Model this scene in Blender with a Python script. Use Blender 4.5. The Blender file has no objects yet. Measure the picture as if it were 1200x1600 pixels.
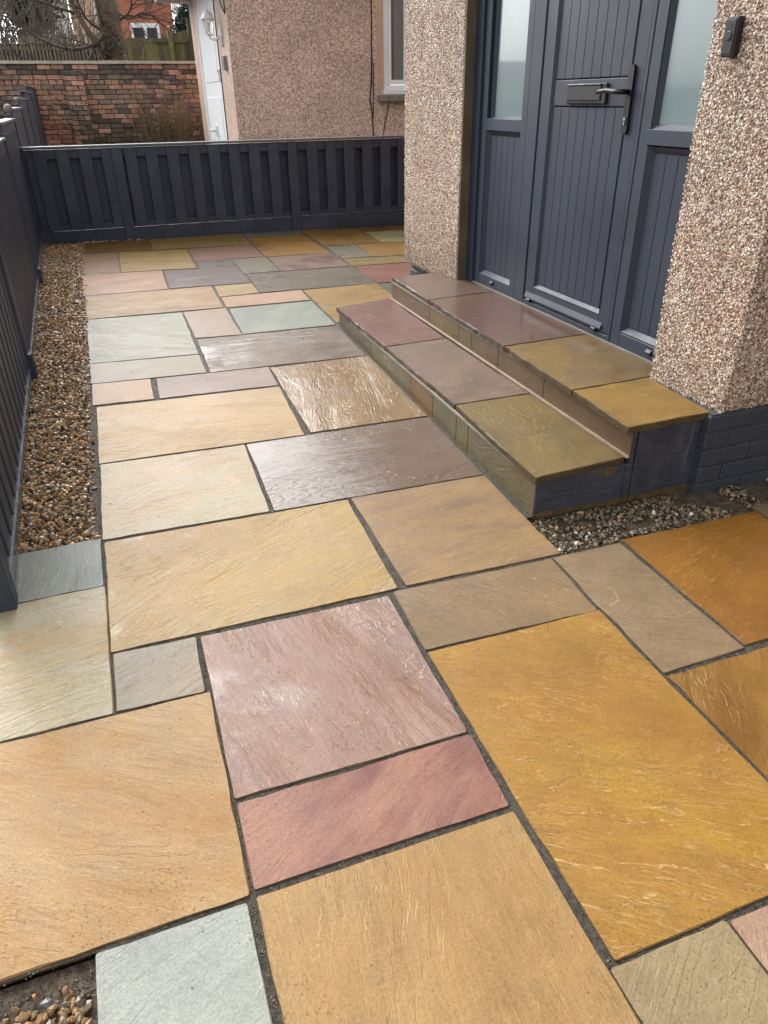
import bpy, bmesh, math, random
import numpy as np
from mathutils import Vector, Matrix, noise as mnoise

random.seed(7)
rng = np.random.default_rng(7)
SC = bpy.context.scene
COL = SC.collection

# ------------------------------------------------------------------ camera
cam_d = bpy.data.cameras.new('camera')
cam = bpy.data.objects.new('camera', cam_d)
COL.objects.link(cam)
SC.camera = cam
cam_d.sensor_fit = 'VERTICAL'
cam_d.sensor_height = 36.0
cam_d.sensor_width = 27.0
cam_d.lens = 36.0 * 1119.1 / 1600.0
cam_d.clip_start = 0.05
cam_d.clip_end = 2000
RIGHT = Vector((0.93887463, -0.34401599, -0.01293977))
DOWN = Vector((-0.18275515, -0.46620977, -0.86559171))
FWD = Vector((0.29174474, 0.8150469, -0.50058321))
m = Matrix(((RIGHT.x, -DOWN.x, -FWD.x), (RIGHT.y, -DOWN.y, -FWD.y), (RIGHT.z, -DOWN.z, -FWD.z))).to_4x4()
m.translation = Vector((0, 0, 1.30956))
cam.matrix_world = m

# ------------------------------------------------------------------ sky, sun, exposure
SUN_EL, SUN_AZ = math.radians(41), math.radians(348)      # azimuth clockwise from +Y
world = bpy.data.worlds.new('World')
SC.world = world
world.use_nodes = True
wn = world.node_tree
wn.nodes.clear()
sky = wn.nodes.new('ShaderNodeTexSky')
sky.sky_type = 'NISHITA'
sky.sun_disc = False
sky.sun_elevation = SUN_EL
sky.sun_rotation = SUN_AZ
sky.air_density = 1.0
sky.dust_density = 4.0
sky.ozone_density = 1.0
hs = wn.nodes.new('ShaderNodeHueSaturation')
hs.inputs['Saturation'].default_value = 0.06
bg = wn.nodes.new('ShaderNodeBackground')
bg.inputs['Strength'].default_value = 0.15
wo = wn.nodes.new('ShaderNodeOutputWorld')
wn.links.new(sky.outputs[0], hs.inputs['Color'])
wn.links.new(hs.outputs[0], bg.inputs['Color'])
wn.links.new(bg.outputs[0], wo.inputs['Surface'])

sun_d = bpy.data.lights.new('sun', 'SUN')
sun_d.energy = 0.5
sun_d.angle = math.radians(60)
sun_d.color = (1.0, 0.985, 0.96)
sun = bpy.data.objects.new('sun', sun_d)
COL.objects.link(sun)
sdir = Vector((math.sin(SUN_AZ) * math.cos(SUN_EL), math.cos(SUN_AZ) * math.cos(SUN_EL), math.sin(SUN_EL)))
sun.rotation_euler = sdir.to_track_quat('Z', 'Y').to_euler()

SC.view_settings.view_transform = 'Standard'
SC.view_settings.look = 'None'
SC.view_settings.exposure = 1.42
SC.view_settings.gamma = 1.0
SC.view_settings.use_curve_mapping = False
SC.render.engine = 'CYCLES'

# ------------------------------------------------------------------ helpers
SX, SY = -0.01409, 0.02601                 # the drive falls towards the camera and to the right


def G(x, y):
    return SX * x + SY * y


def lin(c):
    return tuple(((v / 255.0) / 12.92 if v / 255.0 <= 0.04045 else ((v / 255.0 + 0.055) / 1.055) ** 2.4) for v in c)


def tag(o, label=None, cat=None, group=None, kind=None):
    if label: o['label'] = label
    if cat: o['category'] = cat
    if group: o['group'] = group
    if kind: o['kind'] = kind
    return o


def empty(name, loc=(0, 0, 0)):
    o = bpy.data.objects.new(name, None)
    COL.objects.link(o)
    o.location = loc
    o.empty_display_size = 0.1
    return o


def link(name, me, mat=None, parent=None, loc=(0, 0, 0), rot=(0, 0, 0)):
    """loc is a world location; the parents here are never rotated, so subtract theirs"""
    o = bpy.data.objects.new(name, me)
    COL.objects.link(o)
    if mat is not None and me is not None and len(me.materials) == 0:
        me.materials.append(mat)
    if parent is not None:
        o.parent = parent
        p = Vector((0, 0, 0)); q = parent
        while q is not None:
            p += q.location; q = q.parent
        o.location = Vector(loc) - p
    else:
        o.location = loc
    o.rotation_euler = rot
    return o


def mesh_np(name, V, F, smooth=False):
    me = bpy.data.meshes.new(name)
    me.from_pydata([tuple(v) for v in V], [], [tuple(f) for f in F])
    me.update()
    if smooth:
        me.polygons.foreach_set('use_smooth', [True] * len(me.polygons))
    return me


class MB:
    """collects simple shapes in world space; build() makes ONE mesh object with its origin at the shapes' middle"""
    def __init__(self):
        self.bm = bmesh.new()

    def box(self, x0, x1, y0, y1, z0, z1, bev=0.0):
        if bev > 0:
            t = bmesh.new()
            r = bmesh.ops.create_cube(t, size=1.0)
            for v in t.verts:
                v.co = Vector(((x0 + x1) / 2 + v.co.x * (x1 - x0), (y0 + y1) / 2 + v.co.y * (y1 - y0), (z0 + z1) / 2 + v.co.z * (z1 - z0)))
            bmesh.ops.bevel(t, geom=list(t.edges), offset=bev, segments=1, affect='EDGES', profile=0.5)
            self.merge(t)
        else:
            co = [(x, y, z) for z in (z0, z1) for y in (y0, y1) for x in (x0, x1)]
            v = [self.bm.verts.new(c) for c in co]
            for f in ((0, 2, 3, 1), (4, 5, 7, 6), (0, 1, 5, 4), (2, 6, 7, 3), (0, 4, 6, 2), (1, 3, 7, 5)):
                self.bm.faces.new([v[i] for i in f])
        return self

    def merge(self, t):
        me = bpy.data.meshes.new('tmp')
        t.to_mesh(me); t.free()
        self.bm.from_mesh(me)
        bpy.data.meshes.remove(me)

    def prism(self, pts, lo, hi, axis='y'):
        """closed outline extruded along an axis; pts are the other two coordinates in x,y,z order"""
        def mk(p, t):
            return {'y': (p[0], t, p[1]), 'x': (t, p[0], p[1]), 'z': (p[0], p[1], t)}[axis]
        a = [self.bm.verts.new(mk(p, lo)) for p in pts]
        b = [self.bm.verts.new(mk(p, hi)) for p in pts]
        n = len(pts)
        self.bm.faces.new(a); self.bm.faces.new(b[::-1])
        for i in range(n):
            self.bm.faces.new((a[i], b[i], b[(i + 1) % n], a[(i + 1) % n]))
        return self

    def lathe(self, c, prof, seg=20, axis=Vector((0, 0, 1))):
        q = axis.to_track_quat('Z', 'Y').to_matrix()
        rings = []
        for r, h in prof:
            rings.append([self.bm.verts.new(Vector(c) + q @ Vector((r * math.cos(2 * math.pi * i / seg), r * math.sin(2 * math.pi * i / seg), h))) for i in range(seg)])
        for a, b in zip(rings, rings[1:]):
            for i in range(seg):
                self.bm.faces.new((a[i], a[(i + 1) % seg], b[(i + 1) % seg], b[i]))
        self.bm.faces.new(rings[0][::-1]); self.bm.faces.new(rings[-1])
        return self

    def tube(self, pts, radii, seg=6):
        pts = [Vector(p) for p in pts]
        if not hasattr(radii, '__len__'): radii = [radii] * len(pts)
        rings = []
        up = Vector((0.3, 0.2, 1)).normalized()
        for i, p in enumerate(pts):
            d = (pts[min(i + 1, len(pts) - 1)] - pts[max(i - 1, 0)]).normalized()
            a = d.cross(up)
            if a.length < 1e-3: a = d.cross(Vector((1, 0, 0)))
            a.normalize(); b = d.cross(a)
            rings.append([self.bm.verts.new(p + (a * math.cos(2 * math.pi * k / seg) + b * math.sin(2 * math.pi * k / seg)) * radii[i]) for k in range(seg)])
        for r0, r1 in zip(rings, rings[1:]):
            for k in range(seg):
                self.bm.faces.new((r0[k], r0[(k + 1) % seg], r1[(k + 1) % seg], r1[k]))
        self.bm.faces.new(rings[0][::-1]); self.bm.faces.new(rings[-1])
        return self

    def build(self, name, mat, parent=None, smooth=False, origin=None):
        bmesh.ops.recalc_face_normals(self.bm, faces=self.bm.faces)
        if origin is None:
            xs = [v.co for v in self.bm.verts]
            lo = Vector((min(v.x for v in xs), min(v.y for v in xs), min(v.z for v in xs)))
            hi = Vector((max(v.x for v in xs), max(v.y for v in xs), max(v.z for v in xs)))
            origin = (lo + hi) / 2
        origin = Vector(origin)
        for v in self.bm.verts: v.co -= origin
        me = bpy.data.meshes.new(name)
        self.bm.to_mesh(me); self.bm.free()
        if smooth:
            me.polygons.foreach_set('use_smooth', [True] * len(me.polygons))
        return link(name, me, mat, parent, origin)


# ------------------------------------------------------------------ materials
class N:
    def __init__(self, name):
        self.mat = bpy.data.materials.new(name)
        self.mat.use_nodes = True
        self.t = self.mat.node_tree
        self.t.nodes.clear()
        self.out = self.t.nodes.new('ShaderNodeOutputMaterial')
        self.p = self.t.nodes.new('ShaderNodeBsdfPrincipled')
        self.t.links.new(self.p.outputs[0], self.out.inputs['Surface'])

    def set(self, **k):
        for a, b in k.items():
            self.put(self.p.inputs[a.replace('_', ' ')], b)
        return self

    def put(self, s, v):
        if isinstance(v, bpy.types.NodeSocket):
            self.t.links.new(v, s)
        else:
            if isinstance(v, tuple) and len(v) == 3 and s.type == 'RGBA': v = (*v, 1)
            s.default_value = v

    def node(self, typ, **k):
        n = self.t.nodes.new(typ)
        for a, b in k.items(): setattr(n, a, b)
        return n

    def obj(self):
        return self.node('ShaderNodeTexCoord').outputs['Object']

    def oattr(self, name, what='Color'):
        n = self.node('ShaderNodeAttribute', attribute_type='OBJECT', attribute_name=name)
        return n.outputs[what]

    def gattr(self, name, what='Color'):
        n = self.node('ShaderNodeAttribute', attribute_type='GEOMETRY', attribute_name=name)
        return n.outputs[what]

    def noise(self, vec, scale, detail=3, rough=0.5, dist=0.0, col=False):
        n = self.node('ShaderNodeTexNoise')
        self.put(n.inputs['Vector'], vec)
        for a, b in (('Scale', scale), ('Detail', detail), ('Roughness', rough), ('Distortion', dist)):
            self.put(n.inputs[a], b)
        return n.outputs['Color' if col else 'Fac']

    def voro(self, vec, scale, out='Distance', feature='F1', rnd=1.0):
        n = self.node('ShaderNodeTexVoronoi', feature=feature)
        self.put(n.inputs['Vector'], vec); n.inputs['Scale'].default_value = scale
        n.inputs['Randomness'].default_value = rnd
        return n.outputs[out]

    def math(self, op, a, b=0.5, c=0.5, clamp=False):
        n = self.node('ShaderNodeMath', operation=op, use_clamp=clamp)
        self.put(n.inputs[0], a); self.put(n.inputs[1], b); self.put(n.inputs[2], c)
        return n.outputs[0]

    def ramp(self, v, a, b, lo=0.0, hi=1.0):
        n = self.node('ShaderNodeMapRange', interpolation_type='SMOOTHSTEP')
        self.put(n.inputs['Value'], v)
        for i, x in (('From Min', a), ('From Max', b), ('To Min', lo), ('To Max', hi)): self.put(n.inputs[i], x)
        return n.outputs[0]

    def mix(self, f, a, b, mode='MIX'):
        n = self.node('ShaderNodeMix', data_type='RGBA', blend_type=mode)
        self.put(n.inputs[0], f); self.put(n.inputs[6], a); self.put(n.inputs[7], b)
        return n.outputs[2]

    def mapping(self, vec, scale=(1, 1, 1), rot=(0, 0, 0), loc=(0, 0, 0)):
        n = self.node('ShaderNodeMapping')
        self.put(n.inputs['Vector'], vec); n.inputs['Scale'].default_value = scale
        n.inputs['Rotation'].default_value = rot; n.inputs['Location'].default_value = loc
        return n.outputs[0]

    def vmath(self, op, a, b):
        n = self.node('ShaderNodeVectorMath', operation=op)
        self.put(n.inputs[0], a); self.put(n.inputs[1], b)
        return n.outputs[0]

    def bump(self, h, strength=1.0, dist=0.001, normal=None):
        n = self.node('ShaderNodeBump')
        self.put(n.inputs['Height'], h); self.put(n.inputs['Strength'], strength); self.put(n.inputs['Distance'], dist)
        if normal is not None: self.put(n.inputs['Normal'], normal)
        return n.outputs[0]

    def scalecol(self, col, k):
        """multiply a colour by a scalar socket"""
        n = self.node('ShaderNodeVectorMath', operation='SCALE')
        self.put(n.inputs[0], col); self.put(n.inputs['Scale'], k)
        return n.outputs[0]


def sandstone():
    n = N('riven_sandstone')
    seed = n.oattr('seed', 'Vector')
    rot = n.node('ShaderNodeVectorRotate', rotation_type='Z_AXIS')
    n.put(rot.inputs['Vector'], n.obj()); n.put(rot.inputs['Angle'], n.oattr('ang', 'Fac'))
    base = n.vmath('ADD', rot.outputs[0], seed)
    st = n.mapping(base, scale=(1.0, 2.6, 1.0))
    # colour clouds and bands
    f1 = n.ramp(n.noise(st, 2.2, 7, 0.66, 0.4), 0.36, 0.66)
    f2 = n.ramp(n.noise(n.vmath('ADD', st, (7.3, 1.1, 0)), 1.5, 7, 0.64, 0.5), 0.48, 0.70)
    c = n.mix(f1, n.oattr('col_a'), n.oattr('col_b'))
    c = n.mix(f2, c, n.oattr('col_c'))
    # fine streaks along the bedding, grain, clouding
    streak = n.noise(n.mapping(base, scale=(2.5, 26, 1)), 3.0, 4, 0.6)
    grain = n.noise(base, 230, 3, 0.75)
    cloud = n.noise(base, 9, 6, 0.72)
    speck = n.voro(base, 330, 'Color')
    sps = n.node('ShaderNodeSeparateColor'); n.put(sps.inputs[0], speck)
    v = n.math('ADD', n.ramp(streak, 0.3, 0.7, -0.05, 0.05), n.ramp(grain, 0.25, 0.75, -0.16, 0.16))
    v = n.math('ADD', v, n.ramp(cloud, 0.3, 0.7, -0.10, 0.10))
    v = n.math('ADD', v, n.ramp(sps.outputs[0], 0.0, 1.0, -0.10, 0.10))
    v = n.math('ADD', v, 1.0)
    c = n.scalecol(c, v)
    # riven laminations: contour lines of a stretched field
    fld = n.noise(n.mapping(base, scale=(0.65, 2.6, 1)), 1.9, 6, 0.56, 0.45)
    lev = n.math('MULTIPLY', fld, 17.0)
    fr = n.math('FRACT', lev)
    fl = n.math('FLOOR', lev)
    terr = n.math('SUBTRACT', n.ramp(fr, 0.40, 0.52), fr)
    gate = n.ramp(n.noise(base, 3.2, 4, 0.65), 0.42, 0.58)
    edge = n.math('MULTIPLY', n.ramp(n.math('ABSOLUTE', n.math('SUBTRACT', fr, 0.46)), 0.010, 0.075, 1.0, 0.0), gate)
    fr2 = n.math('FRACT', n.math('MULTIPLY', n.noise(n.mapping(base, scale=(1.0, 4.2, 1), loc=(5, 2, 0)), 2.8, 5, 0.6, 0.5), 15.0))
    gate2 = n.ramp(n.noise(n.vmath('ADD', base, (11, 4, 2)), 3.6, 4, 0.65), 0.44, 0.56)
    edge2 = n.math('MULTIPLY', n.ramp(n.math('ABSOLUTE', n.math('SUBTRACT', fr2, 0.46)), 0.02, 0.10, 0.7, 0.0), gate2)
    vein = n.oattr('vein', 'Fac')
    ve = n.math('MULTIPLY', n.math('MULTIPLY', n.math('MAXIMUM', edge, edge2), vein), 0.46)
    c = n.mix(ve, c, n.mix(0.55, n.scalecol(c, 1.5), lin((214, 186, 142))))
    # dark lichen specks and pits, in drifts
    pitp = n.ramp(n.noise(base, 4.0, 3, 0.7), 0.46, 0.66)
    pv = n.voro(base, 95)
    pit = n.math('MULTIPLY', n.ramp(pv, 0.12, 0.22, 1.0, 0.0), pitp)
    pv2 = n.math('ADD', n.voro(n.vmath('ADD', base, (3, 3, 3)), 26), n.math('MULTIPLY', n.math('SUBTRACT', n.noise(base, 120, 3, 0.7), 0.5), 0.12))
    pit2 = n.math('MULTIPLY', n.ramp(pv2, 0.03, 0.07, 1.0, 0.0), n.ramp(n.noise(base, 5.0, 2, 0.5), 0.5, 0.55))
    pits = n.math('MAXIMUM', pit, pit2)
    c = n.mix(n.math('MULTIPLY', pits, 0.55), c, lin((70, 62, 50)))
    # grime on the cut and broken edges
    gn = n.node('ShaderNodeSeparateXYZ'); n.put(gn.inputs[0], n.node('ShaderNodeTexCoord').outputs['Normal'])
    side = n.math('MULTIPLY', n.ramp(n.math('ABSOLUTE', gn.outputs[2]), 0.55, 0.9, 1.0, 0.0), n.ramp(n.noise(base, 24, 4, 0.7), 0.2, 0.6, 0.55, 0.95))
    c = n.mix(side, c, lin((72, 62, 44)))
    # water film
    wet = n.oattr('wet', 'Fac')
    gpos = n.node('ShaderNodeNewGeometry').outputs['Position']
    wn_ = n.noise(gpos, 2.1, 7, 0.68, 0.3)
    wm = n.ramp(n.math('ADD', wn_, n.math('MULTIPLY', n.math('SUBTRACT', wet, 0.45), 0.62)), 0.42, 0.60)
    mud = n.math('MULTIPLY', n.ramp(n.noise(n.vmath('ADD', gpos, (4, 7, 1)), 2.4, 7, 0.7), 0.48, 0.70), 0.26)
    c = n.mix(mud, c, n.mix(1.0, c, lin((176, 158, 132)), 'MULTIPLY'))
    c = n.scalecol(c, n.ramp(wm, 0, 1, 1.0, 0.84))
    # relief
    h = n.math('MULTIPLY', terr, n.math('MULTIPLY', n.ramp(gate, 0, 1, 0.30, 2.2), n.ramp(vein, 0, 1, 0.25, 1.2)))
    terr2 = n.math('SUBTRACT', n.ramp(fr2, 0.40, 0.52), fr2)
    h = n.math('ADD', h, n.math('MULTIPLY', terr2, n.math('MULTIPLY', n.ramp(gate2, 0, 1, 0.05, 0.8), vein)))
    h = n.math('ADD', h, n.math('MULTIPLY', n.noise(st, 30, 4, 0.65), 1.1))
    h = n.math('ADD', h, n.math('MULTIPLY', streak, n.math('MULTIPLY', vein, 0.5)))
    h = n.math('SUBTRACT', h, n.math('MULTIPLY', pits, 0.9))
    hg = n.math('ADD', h, n.math('MULTIPLY', grain, 0.35))
    nb = n.bump(hg, 0.75, 0.0012)
    nw = n.bump(h, 0.55, 0.0011)
    n.set(Base_Color=c, Normal=nb)
    n.put(n.p.inputs['Roughness'], n.ramp(cloud, 0.3, 0.7, 0.60, 0.75))
    n.put(n.p.inputs['Specular IOR Level'], 0.3)
    n.put(n.p.inputs['Coat Weight'], n.math('MULTIPLY', n.ramp(wm, 0, 1, 0.22, 0.85), n.math('SUBTRACT', 1.0, n.math('MULTIPLY', side, 0.8), clamp=True)))
    n.put(n.p.inputs['Coat Roughness'], n.ramp(wm, 0, 1, 0.28, 0.13))
    n.put(n.p.inputs['Coat IOR'], 1.45)
    n.put(n.p.inputs['Coat Normal'], nw)
    return n.mat


def plain(name, col, rough=0.5, bump=0.0, bscale=60, var=0.12, coat=0.0, stretch=(1, 1, 1), spec=0.5, metal=0.0, vscale=6):
    n = N(name)
    b = n.mapping(n.node('ShaderNodeNewGeometry').outputs['Position'], scale=stretch)
    f = n.noise(b, vscale, 5, 0.65)
    c = n.scalecol(lin(col), n.ramp(f, 0.25, 0.75, 1 - var, 1 + var))
    n.set(Base_Color=c, Roughness=n.ramp(n.noise(b, vscale * 2.3, 3, 0.6), 0.3, 0.7, rough * 0.8, min(1, rough * 1.2)), Metallic=metal)
    n.put(n.p.inputs['Specular IOR Level'], spec)
    if coat: n.set(Coat_Weight=coat, Coat_Roughness=0.15)
    if bump: n.set(Normal=n.bump(n.noise(b, bscale, 5, 0.65), 1.0, bump))
    return n.mat


def painted_wood():
    n = N('slate_grey_painted_timber')
    p = n.node('ShaderNodeNewGeometry').outputs['Position']
    p = n.vmath('ADD', p, n.oattr('seed', 'Vector'))
    g = n.noise(n.mapping(p, scale=(30, 30, 2.0)), 2.2, 5, 0.7, 0.6)
    f = n.noise(p, 5, 5, 0.7)
    c = n.mix(n.ramp(f, 0.35, 0.7), lin((44, 50, 66)), lin((58, 65, 83)))
    c = n.scalecol(c, n.ramp(g, 0.3, 0.7, 0.86, 1.12))
    chip = n.math('MULTIPLY', n.ramp(n.noise(p, 38, 3, 0.7), 0.70, 0.76), 0.5)
    c = n.mix(chip, c, lin((120, 122, 126)))
    n.set(Base_Color=c, Roughness=n.ramp(g, 0.3, 0.7, 0.40, 0.58))
    n.put(n.p.inputs['Specular IOR Level'], 0.5)
    n.set(Normal=n.bump(g, 1.0, 0.0012))
    return n.mat


def upvc():
    n = N('anthracite_woodgrain_door')
    p = n.node('ShaderNodeNewGeometry').outputs['Position']
    g = n.noise(n.mapping(p, scale=(60, 60, 2.5)), 3.0, 4, 0.7, 0.3)
    f = n.noise(p, 3, 3, 0.6)
    c = n.scalecol(lin((46, 54, 70)), n.math('MULTIPLY', n.ramp(g, 0.3, 0.7, 0.93, 1.06), n.ramp(f, 0.3, 0.7, 0.95, 1.05)))
    dirt = n.math('MULTIPLY', n.ramp(n.noise(p, 60, 3, 0.7), 0.71, 0.76), 0.35)
    c = n.mix(dirt, c, lin((150, 152, 150)))
    n.set(Base_Color=c, Roughness=n.ramp(f, 0.3, 0.7, 0.46, 0.6))
    n.set(Normal=n.bump(g, 0.8, 0.0005))
    return n.mat


def pebbledash(name, scale, base, chips, gap=0.55, bd=0.004):
    n = N(name)
    p = n.node('ShaderNodeNewGeometry').outputs['Position']
    pj = n.vmath('ADD', p, n.scalecol(n.noise(p, 40, 2, 0.5, col=True), 0.006))
    colr = n.voro(pj, scale, 'Color')
    sep = n.node('ShaderNodeSeparateColor'); n.put(sep.inputs[0], colr)
    r = n.node('ShaderNodeValToRGB'); r.color_ramp.interpolation = 'CONSTANT'
    el = r.color_ramp.elements
    k = len(chips)
    el[0].position = 0; el[0].color = (*lin(chips[0][0]), 1)
    acc = chips[0][1]
    el[1].position = acc; el[1].color = (*lin(chips[1][0]), 1)
    acc += chips[1][1]
    for cc, w in chips[2:]:
        e = el.new(min(acc, 0.999)); e.color = (*lin(cc), 1); acc += w
    n.put(r.inputs[0], sep.outputs[0])
    d = n.voro(pj, scale)
    gapm = n.ramp(d, gap, gap + 0.18)
    big = n.noise(p, 1.4, 4, 0.6)
    c = n.mix(gapm, r.outputs[0], lin(base))
    c = n.scalecol(c, n.ramp(big, 0.3, 0.7, 0.86, 1.10))
    h = n.math('SUBTRACT', 1.0, d)
    h = n.math('ADD', h, n.math('MULTIPLY', sep.outputs[1], 0.5))
    n.set(Base_Color=c, Roughness=0.6, Normal=n.bump(h, 1.0, bd))
    return n.mat


def chips_mat(name, rough, spec=0.5, wetcoat=0.0, var=0.12):
    n = N(name)
    p = n.node('ShaderNodeNewGeometry').outputs['Position']
    c = n.gattr('tint')
    c = n.scalecol(c, n.ramp(n.noise(p, 220, 3, 0.6), 0.25, 0.75, 1 - var, 1 + var))
    if 'chipping' in name:
        c = n.mix(n.ramp(n.noise(p, 3.5, 4, 0.6), 0.45, 0.65, 0.0, 0.55), c, n.mix(1.0, c, (1.0, 0.80, 0.70), 'MULTIPLY'))
        c = n.scalecol(c, n.ramp(n.noise(n.vmath('ADD', p, (9, 9, 9)), 4.5, 4, 0.65), 0.3, 0.7, 0.86, 1.1))
        sz = n.node('ShaderNodeSeparateXYZ'); n.put(sz.inputs[0], p)
        low = n.math('ADD', n.ramp(sz.outputs[2], 0.30, 0.62, 0.45, 0.0), n.math('MULTIPLY', n.ramp(n.noise(n.mapping(p, scale=(9, 9, 0.7)), 1.0, 4, 0.6), 0.52, 0.72), 0.30))
        c = n.mix(n.math('MULTIPLY', low, n.ramp(n.noise(p, 14, 4, 0.7), 0.3, 0.6)), c, n.mix(1.0, c, lin((150, 130, 104)), 'MULTIPLY'))
    n.set(Base_Color=c, Roughness=rough)
    n.put(n.p.inputs['Specular IOR Level'], spec)
    n.set(Normal=n.bump(n.noise(p, 300, 3, 0.6), 0.6, 0.001))
    if wetcoat: n.set(Coat_Weight=wetcoat, Coat_Roughness=0.2)
    return n.mat


def brick_mat(name='weathered_brick', soot=0.5, moss=True):
    n = N(name)
    o = n.obj()
    o = n.vmath('ADD', o, n.oattr('seed', 'Vector'))
    c = n.oattr('tint')
    c = n.scalecol(c, n.ramp(n.noise(o, 22, 5, 0.7), 0.25, 0.75, 0.7, 1.25))
    s = n.math('MULTIPLY', n.ramp(n.noise(o, 9, 5, 0.75), 0.48, 0.66), n.math('MULTIPLY', n.oattr('soot', 'Fac'), 1.0))
    c = n.mix(s, c, lin((58, 52, 50)))
    n.set(Base_Color=c, Roughness=0.75, Normal=n.bump(n.noise(o, 40, 5, 0.7), 1.0, 0.006))
    return n.mat


def soil_mat(name, a, b, rough=0.7, scale=30, bd=0.008, coat=0.0):
    n = N(name)
    p = n.node('ShaderNodeNewGeometry').outputs['Position']
    f = n.noise(p, scale, 6, 0.75)
    c = n.mix(n.ramp(n.noise(p, scale * 0.25, 4, 0.7), 0.35, 0.65), lin(a), lin(b))
    c = n.scalecol(c, n.ramp(f, 0.25, 0.75, 0.6, 1.4))
    n.set(Base_Color=c, Roughness=rough, Normal=n.bump(f, 1.0, bd))
    if coat: n.set(Coat_Weight=coat, Coat_Roughness=0.25)
    return n.mat


M = {}
M['stone'] = sandstone()
M['paint_wood'] = painted_wood()
M['upvc'] = upvc()
M['joint'] = soil_mat('dark_jointing_compound', (50, 45, 38), (84, 76, 64), 0.75, 260, 0.005)
M['soil'] = soil_mat('wet_dark_soil', (70, 60, 48), (112, 98, 82), 0.6, 110, 0.012)
M['dash'] = pebbledash('pebbledash_bed', 120, (138, 114, 96), [((205, 190, 170), .3), ((160, 130, 112), .3), ((120, 95, 82), .2), ((225, 215, 200), .1), ((90, 75, 70), .1)])
M['dash_far'] = pebbledash('pink_pebbledash', 62, (192, 160, 142), [((236, 212, 196), .30), ((222, 190, 172), .27), ((194, 162, 146), .23), ((242, 230, 218), .10), ((160, 136, 124), .10)], 0.55, 0.003)
M['chip'] = chips_mat('stone_chippings', 0.42)
M['gravel'] = chips_mat('wet_gravel_stone', 0.42, 0.5, 0.25, 0.2)
M['brick'] = brick_mat()
M['mortar'] = soil_mat('old_lime_mortar', (92, 80, 70), (116, 102, 88), 0.9, 60, 0.006)
M['paint_brick'] = plain('slate_grey_painted_brick', (62, 66, 76), 0.38, 0.006, 150, 0.16, 0.1)
M['white'] = plain('white_upvc', (244, 247, 250), 0.55, 0, 60, 0.02)
M['white_metal'] = plain('white_painted_metal', (232, 233, 233), 0.35, 0, 60, 0.02)
M['black'] = plain('black_satin_metal', (12, 13, 16), 0.42, 0, 60, 0.06)
M['blackp'] = plain('black_plastic', (22, 23, 27), 0.55, 0, 60, 0.05)
M['silver'] = plain('brushed_steel', (190, 190, 188), 0.3, 0, 60, 0.05, metal=1.0)
M['concrete'] = plain('weathered_concrete', (140, 134, 122), 0.8, 0.003, 50, 0.2, vscale=9)
M['coping'] = plain('pale_coping_stone', (188, 180, 164), 0.8, 0.003, 40, 0.2, vscale=8)
M['render_edge'] = plain('brown_grey_render', (96, 84, 66), 0.8, 0.004, 60, 0.25)
M['sealant'] = plain('grey_sealant', (120, 116, 106), 0.6, 0.002, 80, 0.2)
M['pointing'] = plain('pale_pointing_mortar', (160, 142, 122), 0.8, 0.002, 80, 0.15)
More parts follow.
